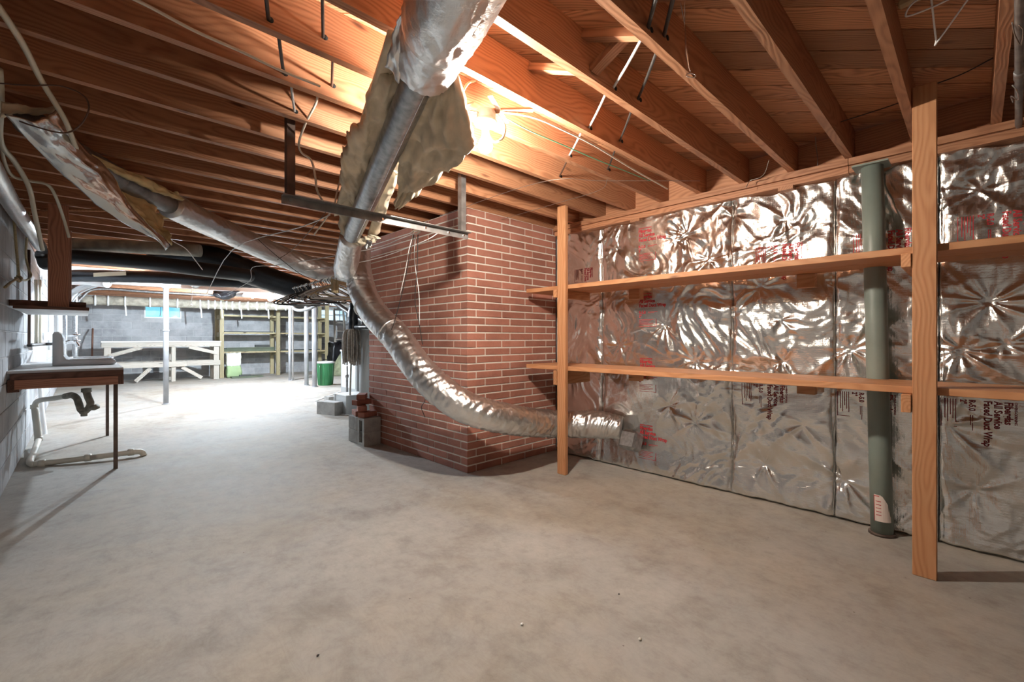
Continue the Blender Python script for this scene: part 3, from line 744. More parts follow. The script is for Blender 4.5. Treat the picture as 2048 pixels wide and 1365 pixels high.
sheet('foil_flap', PT((8, 228, 1.98), (75, 300, 2.22), (160, 380, 2.5), (245, 445, 2.8), (332, 488, 3.1)), PT((112, 220, 2.12), (172, 300, 2.42), (212, 335, 2.62), (268, 420, 2.85), (342, 489, 3.1)), .010, 'foil_flap', 'wool', ld, 70, 24, .014, .004, .045, 12.)
sheet('wool_flap', PT((205, 350, 2.85), (250, 400, 3.0), (300, 455, 3.15), (330, 484, 3.2)), PT((300, 405, 3.3), (318, 435, 3.28), (330, 465, 3.25), (345, 486, 3.22)), .03, 'wool', 'foil_flap', ld, 40, 14, .03, .03, .0, 13.)
sheet('wool_flap', PT((2, 208, 2.02), (60, 215, 2.1), (115, 218, 2.2)), PT((2, 232, 2.0), (60, 226, 2.1), (112, 228, 2.18)), .03, 'wool_grey', 'foil_flap', ld, 26, 8, .02, .08, .0, 14.)

def run(name, label, pts, r, mat, cat='pipe', seg=20, n=10, rf=None, curve=True):
    return tag(tube(name, pts, r, mat, None, seg, n, curve, True, rf), label, cat)
run('black_pipe', 'long straight black pipe crossing above the sink counter', PT((86, 512, 4.95), (130, 513, 4.9), (280, 524, 4.85), (420, 541, 5.0), (500, 552, 5.5)), .078, 'black_plastic', 'pipe', 24, 8)
run('black_pipe', 'black elbow pipe at the left wall above the rope', PT((84, 512, 4.55), (90, 530, 4.6), (100, 526, 4.65), (112, 520, 4.7)), .05, 'black_plastic', 'pipe', 20, 8)
run('black_duct', 'fat black wrapped duct running back from the black pipe towards the hangers', PT((300, 522, 5.35), (370, 510, 5.4), (430, 518, 5.6), (500, 545, 5.9), (560, 566, 6.2), (610, 580, 6.5)), [.08, .11, .15, .16, .16, .16], 'black_foil', 'duct', 36, 16, crinkle(.03, 8, 3))
k3 = thing('dark_duct', 'grey-black wrapped duct with cream label below the black pipe', 'duct', at(250, 553, 6.4))
tube('wrapped_pipe', PT((112, 553, 6.3), (180, 552, 6.3), (330, 556, 6.3), (420, 562, 6.4), (520, 566, 6.9)), .085, 'black_foil', k3, 24, 14, rf=crinkle(.04, 14, 4))
board('label_strip', k3, at(187, 550, 6.18), at(252, 547, 6.18), .004, .055, 'label_cream')
run('tan_duct', 'dull silver duct close under the joists at the left', PT((112, 488, 4.95), (200, 492, 4.98), (300, 496, 5.05), (400, 502, 5.15)), .072, 'wrap_tan', 'duct', 24, 10, crinkle(.03, 10, 4))
run('wall_duct', 'silver insulated pipe along the top of the left block wall', [(-.36, 3.5, 2.085), (-.355, 4.6, 2.095), (-.345, 5.6, 2.12), (-.325, 6.9, 2.14)], .05, 'foil_duct', 'pipe', 24, 16, crinkle(.03, 14, 4))

# white steel beam and the posts under the ceiling
bm_ = thing('steel_beam', 'white painted steel beam across the back ceiling', 'beam', (1, 9.9, 2.06))
for nm, lo, hi in (('bottom_flange', (XL+.002, 9.84, 2.065), (4.6, 9.98, 2.078)), ('web', (XL+.002, 9.902, 2.078), (4.6, 9.914, 2.286)), ('top_flange', (XL+.002, 9.84, 2.286), (4.6, 9.98, 2.299))):
    boxmm(nm, bm_, lo, hi, 'white_paint')
def column(x, y, r, z1, label, mat, cz=None):
    t_ = thing('support_post', label, 'post', (x, y, 0), 'steel support posts at the back')
    lathe('shaft', [(r, .012), (r, z1-.012)], (x, y, 0), mat, t_, 20)
    lathe('base_plate', [(r*1.5, 0), (r*1.5, .012), (r, .013)], (x, y, 0), mat, t_, 16)
    lathe('top_plate', [(r, z1-.013), (r*1.6, z1-.012), (r*1.6, z1)], (x, y, 0), mat, t_, 16)
    if cz: lathe('collar', [(r, cz-.014), (r+.009, cz-.012), (r+.009, cz+.012), (r, cz+.014)], (x, y, 0), mat, t_, 20)
plain('post_grey', (.40, .41, .43), .5, 0., noise=.15, nscale=5)
column(1.058, 9.907, .040, 2.064, 'silver round post under the white beam, in front of the workbench', 'post_grey', 1.30)
column(4.09, 13.03, .036, 2.298, 'thin grey post in front of the yellow wooden rack', 'post_grey', 1.2)
column(3.96, 11.40, .050, 2.298, 'grey post standing left of the one beside the green bin', 'post_grey')
column(4.00, 10.98, .056, 2.298, 'grey post touching the left side of the green bin', 'post_grey')
column(4.22, 13.2, .022, 2.298, 'very thin white post just right of the thin grey post', 'white_paint')

# wrapped pipe with white ties along the back wall
wr = thing('wrapped_pipe', 'thick insulated pipe with white ties hung along the back wall', 'pipe', aty(400, 605, 15.6))
wp = [aty(163, 600, 15.3), aty(250, 603, 15.3), aty(400, 609, 15.2), aty(480, 612, 15.0), aty(590, 613, 14.4)]
tube('insulation', wp, [.11, .12, .12, .12, .12], 'wrap_tan', wr, 20, 14, rf=crinkle(.06, 5, 3))
pp = catmull(wp, 6)
for k in range(1, len(pp)-1, 1):
    if k < 12 and k % 2: continue
    p = pp[k]; d = (pp[k+1]-pp[k-1]).normalized(); m_, _ = frame(p-d*.02, p+d*.02)
    v, f = lathe_vf([(.124, -.02), (.134, -.02), (.134, .02), (.124, .02)], 18); rot = m_ @ Matrix.Rotation(math.pi/2, 4, 'Y')
    pyobj('tie', [rot @ q for q in v], f, 'strap', wr, True)
    if k % 3 == 0: board('tie_end', wr, p+Vector((0, -.13, -.1)), p+Vector((.02, -.13, -.38)), .03, .005, 'strap', (0, 1, 0))
run('conduit', 'long grey conduit above the tied pipe on the back wall', [aty(150, 614, 13.6), aty(163, 596, 13.6)]+[Vector((aty(px, 590, 13.6).x, 13.6, 2.27)) for px in (195, 300, 428)], .03, 'galv', 'conduit', 10, 8)
run('conduit', 'grey cable bundle curving up from the wall under the dark duct', PT((137, 603, 6.9), (150, 583, 6.8), (185, 568, 6.7), (250, 553, 6.65), (335, 540, 6.6)), .04, 'cable_grey', 'cable', 10, 8)
run('conduit', 'thin grey cable just below the grey cable bundle', PT((140, 610, 6.85), (165, 584, 6.8), (230, 564, 6.75), (300, 551, 6.7), (345, 543, 6.65)), .012, 'cable_grey', 'cable', 8, 8)
run('white_pipe', 'white round pipe end under the ceiling at far left', PT((144, 560, 6.7), (170, 561, 6.7), (215, 566, 6.7)), .075, 'white_paint', 'pipe', 20, 6)
run('round_duct', 'short pale round duct hanging at the right end of the black pipe', PT((388, 566, 7.6), (405, 556, 7.5), (422, 546, 7.4)), .10, 'galv', 'duct', 24, 6)
run('wrapped_vent', 'grey crumpled foil duct above the white beam', PT((305, 556, 8.6), (340, 560, 8.7), (385, 566, 8.8)), .085, 'foil_duct', 'duct', 24, 14, crinkle(.08, 12, 4))
run('drain_pipe', 'wide white drain pipe sloping below the coat hangers', PT((470, 588, 8.5), (570, 596, 8.0), (660, 606, 7.6), (735, 612, 7.2)), .05, 'white_paint', 'pipe', 16, 6)
run('black_drain', 'black pipe slanting down behind the coat hangers to the brick', PT((668, 604, 7.4), (700, 626, 6.9), (735, 648, 6.4)), .035, 'black_plastic', 'pipe', 14, 4)
run('black_drain', 'black pipe stub crossing between the mop and the brick', PT((712, 655, 6.3), (745, 654, 6.0)), .03, 'black_plastic', 'pipe', 14, 3)
tag(sheet('hung_bag', PT((430, 582, 8.2), (455, 583, 8.2), (478, 582, 8.2)), PT((432, 596, 8.2), (452, 598, 8.2), (470, 592, 8.2)), .05, 'bag_black', 'bag_black', None, 20, 10, .05, .05, .03, 21.), 'small black bag hooked under the back ceiling', 'bag')
run('canvas_sling', 'pale cloth sling sagging under the drain pipe', PT((583, 608, 8.0), (592, 620, 8.0), (612, 620, 8.0), (632, 612, 8.0)), .028, 'wrap_grey', 'cloth', 12, 6)

# ================================================================== ANGLE IRON HANGER
ai = thing('angle_iron_frame', 'steel angle iron trapeze bolted under the joists before the brick', 'bracket', (1.4, 2.56, 1.9))
AX0, AX1, AY = atz(571, 256, 2.30).x, atz(935, 362, 2.30).x, 2.555
def angle_iron(name, p0, p1, n1, n2, mat, w=.042, t_=.004):
    a, b_ = Vector(p0), Vector(p1); n1, n2 = Vector(n1), Vector(n2)
    prof = [Vector((0, 0)), Vector((w, 0)), Vector((w, t_)), Vector((t_, t_)), Vector((t_, w)), Vector((0, w))]
    V = [p+n1*q.x+n2*q.y for p in (a, b_) for q in prof]
    Fc = [(i, (i+1) % 6, 6+(i+1) % 6, 6+i) for i in range(6)]+[tuple(range(5, -1, -1)), tuple(range(6, 12))]
    o = pyobj(name, V, Fc, mat, ai)
    bm = bmesh.new(); bm.from_mesh(o.data); bmesh.ops.recalc_face_normals(bm, faces=bm.faces); bm.to_mesh(o.data); bm.free()
    return o
angle_iron('upright', (AX0, AY, 1.90), (AX0, AY, 2.42), (1, 0, 0), (0, 1, 0), 'rust_steel')
angle_iron('upright', (AX1-.042, AY, 1.915), (AX1-.042, AY, 2.42), (1, 0, 0), (0, 1, 0), 'steel_dull')
angle_iron('crossbar', (AX0-.03, AY-.005, 1.925), (AX1+.012, AY-.005, 1.925), (0, -1, 0), (0, 0, -1), 'steel_dull', .045)
for x in (AX0+.012, AX0+.55, AX0+.86, AX0+1.05, AX1-.03): obj('bolt', shared_box(.012, .014, .012, 'chrome'), 'chrome', ai, Matrix.Translation((x, AY-.008, 1.903)))

# ================================================================== SINK CORNER
ct = thing('sink_counter', 'small sink counter with dark wood apron and two thin legs', 'counter', (-.1, 6.2, 0))
boxmm('counter_top', ct, (XL+.004, 5.285, .884), (.262, 7.30, .904), 'white_paint')
boxmm('apron_board', ct, (XL+.02, 5.270, .832), (.262, 5.305, .883), 'dark_wood')
boxmm('apron_board', ct, (XL+.045, 5.262, .758), (.226, 5.300, .831), 'red_wood')
boxmm('apron_end', ct, (.227, 5.306, .758), (.262, 7.28, .882), 'dark_wood')
boxmm('apron_end', ct, (.227, 5.262, .758), (.262, 5.304, .831), 'dark_wood')
boxmm('wall_cleat', ct, (XL+.006, 5.275, .735), (XL+.07, 7.2, .831), 'dark_wood')
for y in (5.33, 7.20): boxmm('leg', ct, (.197, y-.018, 0), (.226, y+.018, .831), 'rust_steel')
sk = thing('sink', 'white enamel sink with tall back standing on the counter', 'sink', (0, 6.3, .905))
prof = [(-.205, .905), (-.205, 1.20), (-.195, 1.222), (-.165, 1.226), (-.145, 1.205), (-.135, 1.16), (-.132, 1.0), (-.115, .968), (-.08, .955), (.10, .952), (.21, .955), (.238, .945), (.245, .925), (.235, .908), (.0, .905)]
Y0, Y1 = 5.95, 6.75; n = len(prof)
V = [Vector((x, y, z)) for y in (Y0, Y0+.02, Y1-.02, Y1) for x, z in prof]
for i in range(n):
    for b_ in (0, 3): V[b_*n+i] = Vector((.02+(prof[i][0]-.02)*.985, V[b_*n+i].y, .95+(prof[i][1]-.95)*.975))
Fc = [(k*n+i, k*n+(i+1) % n, (k+1)*n+(i+1) % n, (k+1)*n+i) for k in range(3) for i in range(n)]+[tuple(range(n-1, -1, -1)), tuple(range(3*n, 4*n))]
pyobj('sink_body', V, Fc, 'porcelain', sk, True)
v, f = lathe_vf([(.04, .735), (.11, .745), (.15, .775), (.165, .83), (.17, .882)], 28)
pyobj('basin', [Vector((p.x+.045, p.y*1.5+6.32, p.z)) for p in v], f, 'steel_dull', sk, True)
tube('rim', [(.215, 6.0, .957), (.225, 6.3, .958), (.215, 6.70, .957), (.0, 6.72, .957), (-.09, 6.70, .957), (-.10, 6.3, .957), (-.09, 6.0, .957), (0, 5.98, .957), (.215, 6.0, .957)], .011, 'porcelain', sk, 8, 8)
boxmm('drain_flange', sk, (-.02, 6.20, .722), (.10, 6.34, .736), 'cast')
tr_ = thing('drain_trap', 'corroded metal drain trap under the white sink', 'pipe', at(160, 800, 4.55))
tube('trap_bend', PT((172, 779, 4.55), (176, 794, 4.55), (181, 808, 4.55), (174, 820, 4.55), (163, 821, 4.55), (158, 808, 4.55), (153, 796, 4.55), (143, 791, 4.6), (131, 793, 4.65)), .031, 'cast', tr_, 16, 8)
lathe('cleanout_plug', [(.026, -.045), (.026, -.02), (.035, -.018), (.035, .01)], at(168, 824, 4.55), 'cast', tr_, 14)
tube('cleanout_arm', PT((178, 815, 4.55), (188, 816, 4.55), (195, 813, 4.55)), .027, 'cast', tr_, 12, 3)
lathe('slip_nut', [(.04, -.02), (.042, -.016), (.042, .016), (.04, .02)], at(173, 781, 4.55), 'cast', tr_, 8)
pv = thing('waste_pipe', 'cream plastic waste pipe from the trap to the floor', 'pipe', at(60, 930, 4.05))
tube('upper_run', PT((131, 793, 4.65), (110, 797, 4.7), (86, 800, 4.75), (74, 804, 4.78), (69, 814, 4.8)), .026, 'pvc', pv, 14, 8)
tube('riser', PT((69, 812, 4.8), (73, 848, 4.78), (77, 884, 4.76)), .029, 'pvc', pv, 14, 3)
tube('floor_run', PT((77, 880, 4.76), (68, 905, 4.4), (60, 922, 4.12), (64, 929, 4.04), (80, 928, 4.06), (180, 916, 4.2), (265, 905, 4.37), (283, 905, 4.42), (288, 912, 4.42)), .026, 'pvc', pv, 14, 8)
for px, py, d in ((69, 814, 4.8), (77, 878, 4.76), (84, 928, 4.06), (176, 916, 4.195), (262, 905, 4.37)):
    p = at(px, py, d); dr = Vector((0, 0, 1)) if py < 890 else (at(265, 905, 4.37)-at(80, 928, 4.06)).normalized()
    tube('coupling', [p-dr*.022, p+dr*.022], .034, 'pvc', pv, 14, 2)
run('vent_pipe', 'white plastic pipe down the left wall behind the waste pipe', PT((80, 760, 5.6), (84, 820, 5.5), (90, 868, 5.42), (88, 882, 5.35)), .022, 'white_paint', 'pipe', 12, 4)
fc = thing('faucet', 'chrome wall faucet with cross handles above the sink', 'faucet', at(152, 680, 5.1))
tube('spout', PT((135, 686, 5.2), (148, 685, 5.1), (154, 688, 5.05), (157, 694, 5.05)), .016, 'chrome', fc, 10, 6)
for dz in (-8, 4):
    tube('valve', PT((138, 681+dz, 5.2), (152, 680+dz, 5.1)), .013, 'chrome', fc, 10, 3)
    p = at(152, 678+dz, 5.1); tube('cross_handle', [p-Vector((.035, .02, 0)), p+Vector((.035, .02, 0))], .007, 'chrome', fc, 8, 2); tube('cross_handle', [p-Vector((0, 0, .03)), p+Vector((0, 0, .03))], .007, 'chrome', fc, 8, 2)
run('supply_pipe', 'dark horizontal supply pipe on the wall behind the sink', PT((58, 691, 4.6), (85, 689, 5.4), (112, 688, 5.4), (138, 684, 5.2)), .018, 'cable_dark', 'pipe', 10, 4)
bx_ = thing('outlet_box', 'small white outlet box on the left wall above the supply pipe', 'outlet', at(94, 673, 6.75))
obj('box_body', box_mesh(.07, .09, .12, .006), 'white_paint', bx_, Matrix.Translation(at(94, 673, 6.75)))
obj('cover', box_mesh(.006, .08, .11, .002), 'ceramic', bx_, Matrix.Translation(at(94, 673, 6.75)+Vector((.04, 0, 0))))
for k, (px, top, bot, d, r, mt, lb_) in enumerate(((58, 500, 690, 4.55, .012, 'cable_brown', 'brown vertical pipe nearest the camera on the left wall'), (72, 560, 690, 5.2, .016, 'cable_cream', 'cream vertical cable second along the left wall'),
        (80, 560, 690, 5.7, .014, 'cable_cream', 'cream vertical cable third along the left wall'), (101, 555, 700, 7.2, .030, 'white_paint', 'white vertical pipe behind the left end of the hanging shelf'),
        (118, 600, 720, 9.0, .045, 'white_paint', 'fat white vertical pipe behind the sink back'), (150, 560, 740, 9.6, .05, 'galv', 'grey vertical pipe to the right behind the faucet'), (131, 590, 720, 8.0, .018, 'galv', 'thin grey vertical conduit beside the faucet'))):
    run('wall_pipe', lb_, PT((px, top, d), (px+1, (top+bot)/2, d), (px, bot, d)), r, mt, 'pipe', 10, 3)
hs = thing('hanging_shelf', 'dark wooden shelf hung from the joists by two boards over the counter', 'shelf', (-.2, 6, 1.4))
boxmm('hanger_board', hs, (-.212, 5.39, 1.432), (-.085, 5.428, 2.298), 'red_wood', .002)
boxmm('hanger_board', hs, (-.212, 6.60, 1.432), (-.085, 6.638, 2.298), 'red_wood', .002)
boxmm('front_rail', hs, (XL+.004, 5.43, 1.430), (.022, 5.468, 1.480), 'dark_wood')
boxmm('back_rail', hs, (XL+.004, 6.56, 1.430), (.022, 6.598, 1.480), 'dark_wood')
boxmm('shelf_board', hs, (XL+.03, 5.36, 1.405), (.040, 6.66, 1.429), 'white_paint')
boxmm('edge_strip', hs, (XL+.03, 5.345, 1.405), (.040, 5.359, 1.432), 'dark_wood')
run('dowel', 'tan wooden dowel lying across under the joists left', [atz(83, 420, 2.27), atz(210, 421, 2.27), atz(320, 424, 2.27)], .012, 'shelf_wood', 'dowel', 10, 3)

# ================================================================== BACK OF THE BASEMENT
wb = thing('workbench', 'long pale wooden workbench against the back wall below the window', 'workbench', (1.6, 15.3, 0))
WX0, WX1, WY0, WY1, WZ = .38, 2.82, 14.95, 15.6, 1.09
boxmm('bench_top', wb, (WX0-.06, WY0-.03, WZ-.03), (WX1+.03, WY1, WZ), 'white_paint')
for y in (WY0, WY1-.04): boxmm('apron', wb, (WX0-.05, y, WZ-.155), (WX1+.02, y+.038, WZ-.031), 'grey_wood')
for x in (WX0, 1.72, WX1-.14):
    for y in (WY0+.039, WY1-.13): boxmm('leg', wb, (x, y, 0), (x+.13 if x != 1.72 else x+.09, y+.08, WZ-.031), 'grey_wood')
boxmm('lower_rail', wb, (WX0+.05, WY0, .40), (2.05, WY0+.038, .535), 'grey_wood'); boxmm('lower_rail', wb, (2.055, WY0, .41), (WX1+.01, WY0+.038, .545), 'grey_wood')
boxmm('lower_shelf', wb, (WX0+.02, WY0+.12, .536), (WX1-.01, WY1-.14, .555), 'grey_wood')
for a, b_ in (((WX0+.09, WY0+.02, .72), (WX0+.72, WY0+.02, .93)), ((WX1-.05, WY0+.02, .74), (WX1-.72, WY0+.02, .93)), ((1.28, WY0+.06, .38), (.98, WY0+.06, .05)), ((1.95, WY0+.06, .38), (2.4, WY0+.06, .06))):
    board('brace', wb, a, b_, .03, .09, 'grey_wood')
run('leaning_plank', 'dark narrow plank leaning on the back wall left of the workbench', [(.16, 15.75, .01), (.18, 16.0, 1.1), (.19, 16.18, 1.42)], .02, 'dark_wood', 'plank', 4, 3)

rk = thing('wooden_rack', 'yellowish wooden storage rack with three shelves on the back wall', 'rack', (4.4, 15.6, 0))
RX = [aty(444, 700, 15.3).x, aty(557, 700, 15.3).x, aty(655, 700, 15.3).x]
for x in RX:
    for y in (15.3, 15.95): boxmm('post', rk, (x-.05, y, 0), (x+.05, y+.09, 2.28), 'yellow_wood')
for z in (.78, 1.36, 1.88):
    for k in (0, 1):
        boxmm('shelf_board', rk, (RX[k]-.02, 15.39, z-.06), (RX[k+1]+.02, 15.66, z-.015), 'yellow_wood'); boxmm('shelf_board', rk, (RX[k]-.02, 15.67, z-.06), (RX[k+1]+.02, 15.945, z-.015), 'yellow_wood')
    for x in RX: boxmm('cross_arm', rk, (x-.02, 15.391, z-.15), (x+.02, 15.949, z-.061), 'yellow_wood')
lumb = ['long green-grey board lying at the front of the lowest rack shelf', 'long dark board stacked on the lowest rack shelf', 'narrow olive board on top of the stack on the lowest rack shelf', 'short black block on the boards of the lowest rack shelf', 'flat dark strip on the right bay of the lowest rack shelf', 'thin dark strip lying on the middle rack shelf']
plain('olive_board', (.10, .12, .08), .7, noise=.2, nscale=3); plain('slate_board', (.06, .065, .06), .7, noise=.2, nscale=3)
for lb_, lo, hi, mt in zip(lumb, ((RX[0]+.06, 15.42, .766), (RX[0]+.1, 15.55, .766), (RX[0]+.15, 15.45, .846), (RX[0]+.95, 15.58, .876), (RX[1]+.1, 15.45, .766), (RX[0]+.1, 15.5, 1.346)),
                          ((RX[1]-.08, 15.53, .84), (RX[1]-.07, 15.75, .875), (RX[1]-.06, 15.53, .885), (RX[0]+1.35, 15.7, .96), (RX[2]-.2, 15.6, .80), (RX[1]-.1, 15.7, 1.375)), ('olive_board', 'slate_board', 'olive_board', 'slate_board', 'slate_board', 'slate_board')):
    tag(boxmm('board_offcut', None, lo, hi, mt), lb_, 'board', 'boards lying on the rack')
skx = RX[0]+.26
sc_ = thing('seed_sack', 'white and green paper sack standing below the rack', 'sack', (skx, 15.2, 0))
def blobbox(name, lo, hi, mat, parent, amp=.03, seed=0.):
    bm = bmesh.new(); bmesh.ops.create_cube(bm, size=1); bmesh.ops.subdivide_edges(bm, edges=bm.edges[:], cuts=6, use_grid_fill=True)
    lo, hi = Vector(lo), Vector(hi); d = hi-lo
    for v_ in bm.verts:
        p = v_.co.copy(); rr = max(abs(p.x), abs(p.y)); k = 1-.25*max(0, abs(p.z)-.3)*2
        q = Vector((p.x*k, p.y*k, p.z)); n_ = float(noise2(p.x*4+seed, p.z*4+p.y*3)); q += p.normalized()*amp*n_/max(d)
        v_.co = Vector((lo.x+(q.x+.5)*d.x, lo.y+(q.y+.5)*d.y, max(lo.z, lo.z+(q.z+.5)*d.z)))
    me = bpy.data.meshes.new(name); bm.to_mesh(me); bm.free(); return obj(name, me, mat, parent, center(me), True)
blobbox('sack_body', (skx-.16, 15.12, 0), (skx+.2, 15.3, .34), 'sack_green', sc_, .06, 1); blobbox('sack_top', (skx-.17, 15.13, .33), (skx+.19, 15.28, .72), 'sack_white', sc_, .08, 2)
fl_ = thing('paving_slab', 'flat olive slab on the floor in front of the sack', 'slab', (skx+.4, 15.0, 0)); boxmm('slab_body', fl_, (skx-.1, 14.86, 0), (skx+.72, 15.08, .05), 'olive_board', .006); boxmm('slab_strip', fl_, (skx+.1, 14.9, .05), (skx+.4, 14.98, .09), 'slate_board', .004)

gb = thing('trash_bin', 'green plastic bin with pale lid behind the grey posts', 'bin', at(651, 772, 10.95))
g0 = atz(651, 770.5, 0.0); g0.z = 0
lathe('bin_body', [(.165, 0), (.172, .01), (.205, .50), (.215, .53), (.215, .555)], g0, 'green_plastic', gb, 28)
for a in range(0, 360, 30): tube('rib', [g0+Vector((math.cos(math.radians(a))*.172, math.sin(math.radians(a))*.172, .02)), g0+Vector((math.cos(math.radians(a))*.206, math.sin(math.radians(a))*.206, .50))], .007, 'green_plastic', gb, 6, 2)
lathe('lid', [(.222, .545), (.228, .555), (.226, .575), (.19, .592), (.05, .60)], g0, 'lid_white', gb, 28)
tube('lid_handle', [g0+Vector((-.06, 0, .60)), g0+Vector((-.05, 0, .63)), g0+Vector((.05, 0, .63)), g0+Vector((.06, 0, .60))], .009, 'black_plastic', gb, 8, 4)

lad = thing('ladder', 'narrow grey wooden ladder leaning on the wall under the right window', 'ladder', (6.6, 15.2, 0))
la0, lb0 = aty(672, 700, 15.2), aty(696, 700, 15.2); la1, lb1 = aty(668, 700, 16.1), aty(686, 700, 16.1)
la0.z = lb0.z = 0; la1.z = lb1.z = 2.25
board('rail', lad, la0, la1, .05, .07, 'grey_wood', (0, 1, 0)); board('rail', lad, lb0, lb1, .05, .07, 'grey_wood', (0, 1, 0))
for k in range(7): u = .1+.8*k/6; board('rung', lad, la0.lerp(la1, u), lb0.lerp(lb1, u), .04, .03, 'grey_wood')

def mound(name, c, rx, ry, h, mat, label, cat, seed):
    nu, nv = 40, 16; V = [Vector(c)+Vector((0, 0, h*(1+.1*float(noise2(seed, 1)))))]; Fc = []
    for j in range(1, nv+1):
        r = j/nv
        for i in range(nu):
            a = 2*math.pi*i/nu; w = 1+.22*float(fbm(math.cos(a)*1.4+seed, math.sin(a)*1.4+seed, 3))
            z = h*(1-r**2.2)*(1+.28*float(ridged(math.cos(a)*r*2.4+seed, math.sin(a)*r*2.4, 3)-1.0))
            V.append(Vector(c)+Vector((math.cos(a)*rx*r*w, math.sin(a)*ry*r*w, max(0, z))))
    for i in range(nu): Fc.append((0, 1+i, 1+(i+1) % nu))
    for j in range(nv-1):
        for i in range(nu): Fc.append((1+j*nu+i, 1+(j+1)*nu+i, 1+(j+1)*nu+(i+1) % nu, 1+j*nu+(i+1) % nu))
    Fc.append(tuple(1+(nv-1)*nu+i for i in range(nu-1, -1, -1)))
    return tag(pyobj(name, V, Fc, mat, None, True), label, cat)
mc = aty(697, 738, 13.9); mc.z = 0
mound('canvas_heap', mc, .62, .45, .72, 'olive_cloth', 'heap of crumpled olive canvas on the floor behind the green bin', 'canvas', 2.)
md = aty(674, 690, 14.7); blo = bpy.data.objects
tag(blobbox('garbage_bag', (md.x-.22, 14.5, .0), (md.x+.24, 14.93, .98), 'bag_black', None, .2, 5), 'black garbage bag standing behind the olive canvas heap', 'bag')

# furnace corner beside the chimney
fu = thing('furnace_cabinet', 'pale grey furnace cabinet behind the mop and round pipe', 'furnace', at(715, 800, 7.6))
c = at(724, 700, 7.7); boxmm('cabinet_body', fu, (c.x-.14, c.y-.1, .0), (c.x+.6, c.y+.55, .93), 'cabinet_grey', .01)
boxmm('cabinet_panel', fu, (c.x-.145, c.y-.06, .30), (c.x-.14, c.y+.5, .80), 'lid_white'); boxmm('top_panel', fu, (c.x-.15, c.y-.11, .93), (c.x+.61, c.y+.56, .96), 'sack_white')
vp = thing('vent_stack', 'thick grey vertical pipe between the furnace and the brick', 'pipe', at(731, 800, 6.4))
c = at(731, 700, 6.4); c.z = 0
lathe('stack', [(.085, 0), (.085, 1.30)], c, 'cabinet_grey', vp, 28); lathe('reducer', [(.088, 1.28), (.088, 1.31), (.06, 1.36), (.06, 2.0)], c, 'galv', vp, 28)
tube('wrapped_branch', [c+Vector((-.13, .12, 1.25)), c+Vector((-.13, .12, 1.5)), c+Vector((-.10, .10, 1.72))], .07, 'black_foil', vp, 24, 12, rf=crinkle(.06, 14, 4))
mp_ = thing('string_mop', 'upside-down string mop with grey yarn leaning beside the vent pipe', 'mop', atz(700, 830, 0))
mb = atz(699, 826, 0); mb.z = .0; mt_ = at(704, 668, 6.35)
tube('handle', [mb, mt_], .013, 'grey_wood', mp_, 10, 4)
YV = []
for k in range(46):
    a = random.uniform(0, 6.28); r0 = random.uniform(.01, .05); r1 = random.uniform(.05, .115); L = random.uniform(.32, .46)
    p = mt_+Vector((math.cos(a)*r0, math.sin(a)*r0, .06)); q = mt_+Vector((math.cos(a)*r1, math.sin(a)*r1, .02)); e = mt_+Vector((math.cos(a)*r1*1.05+random.uniform(-.02, .02), math.sin(a)*r1+random.uniform(-.02, .02), -L))
    YV.append(sweep(catmull([p, q, q.lerp(e, .5)+Vector((random.uniform(-.015, .015), random.uniform(-.015, .015), 0)), e], 4), .0105, 5))
v, f = merge(YV); tag(pyobj('yarn', v, f, 'mop_yarn', mp_, True), kind='stuff')
lathe('mop_clamp', [(.03, -.03), (.035, 0), (.03, .04)], mt_+Vector((0, 0, .03)), 'steel_dull', mp_, 12)
gv = thing('gas_valve', 'small grey valve and pipe rising in front of the furnace', 'valve', atz(696, 822, 0))
c = atz(694, 816, 0); c.z = 0
lathe('valve_body', [(.05, 0), (.05, .10), (.03, .12), (.018, .13), (.018, .50), (.03, .51), (.03, .55), (.015, .56), (.015, .70)], c, 'steel_dull', gv, 14)

def hollow_block(name, lo, hi, hole, mat, parent, axis=0):
    lo, hi = Vector(lo), Vector(hi); (y0, z0, y1, z1) = hole
    v, f = merge([boxvf(lo, (hi.x, hi.y, z0)), boxvf((lo.x, lo.y, z1), hi), boxvf((lo.x, lo.y, z0), (hi.x, y0, z1)), boxvf((lo.x, y1, z0), (hi.x, hi.y, z1))])
    return pyobj(name, v, f, mat, parent)
def cinder(label, lo, hi, hole=None, rot=0., grp='grey cinder blocks beside the chimney'):
    t_ = thing('cinder_block', label, 'cinder block', lo, grp); lo, hi = Vector(lo), Vector(hi)
    if hole: a = hollow_block('block_body', lo, hi, hole, 'cinder', t_)
    else: a = boxmm('block_body', t_, lo, hi, 'cinder', .006)
    boxmm('core_web', t_, (lo.x+.06, lo.y+.02, lo.z+.02), (hi.x-.06, hi.y-.02, hi.z-.02), 'cinder') if not hole else None
    return t_
bx0, by0 = 2.175, 4.55
cinder('lower hollow cinder block nearest the brick wall corner stack', (bx0, by0, 0), (2.368, by0+.165, .148), (by0+.045, .03, by0+.12, .1478))
cinder('upper hollow cinder block with the bricks piled on it', (bx0, by0, .150), (2.368, by0+.165, .298), (by0+.045, .1502, by0+.12, .27))
cinder('lower solid half cinder block at the back of the stack', (bx0, by0+.170, 0), (2.368, by0+.39, .145))
cinder('upper solid half cinder block at the back of the stack', (bx0, by0+.170, .147), (2.368, by0+.39, .292))
zb = .300
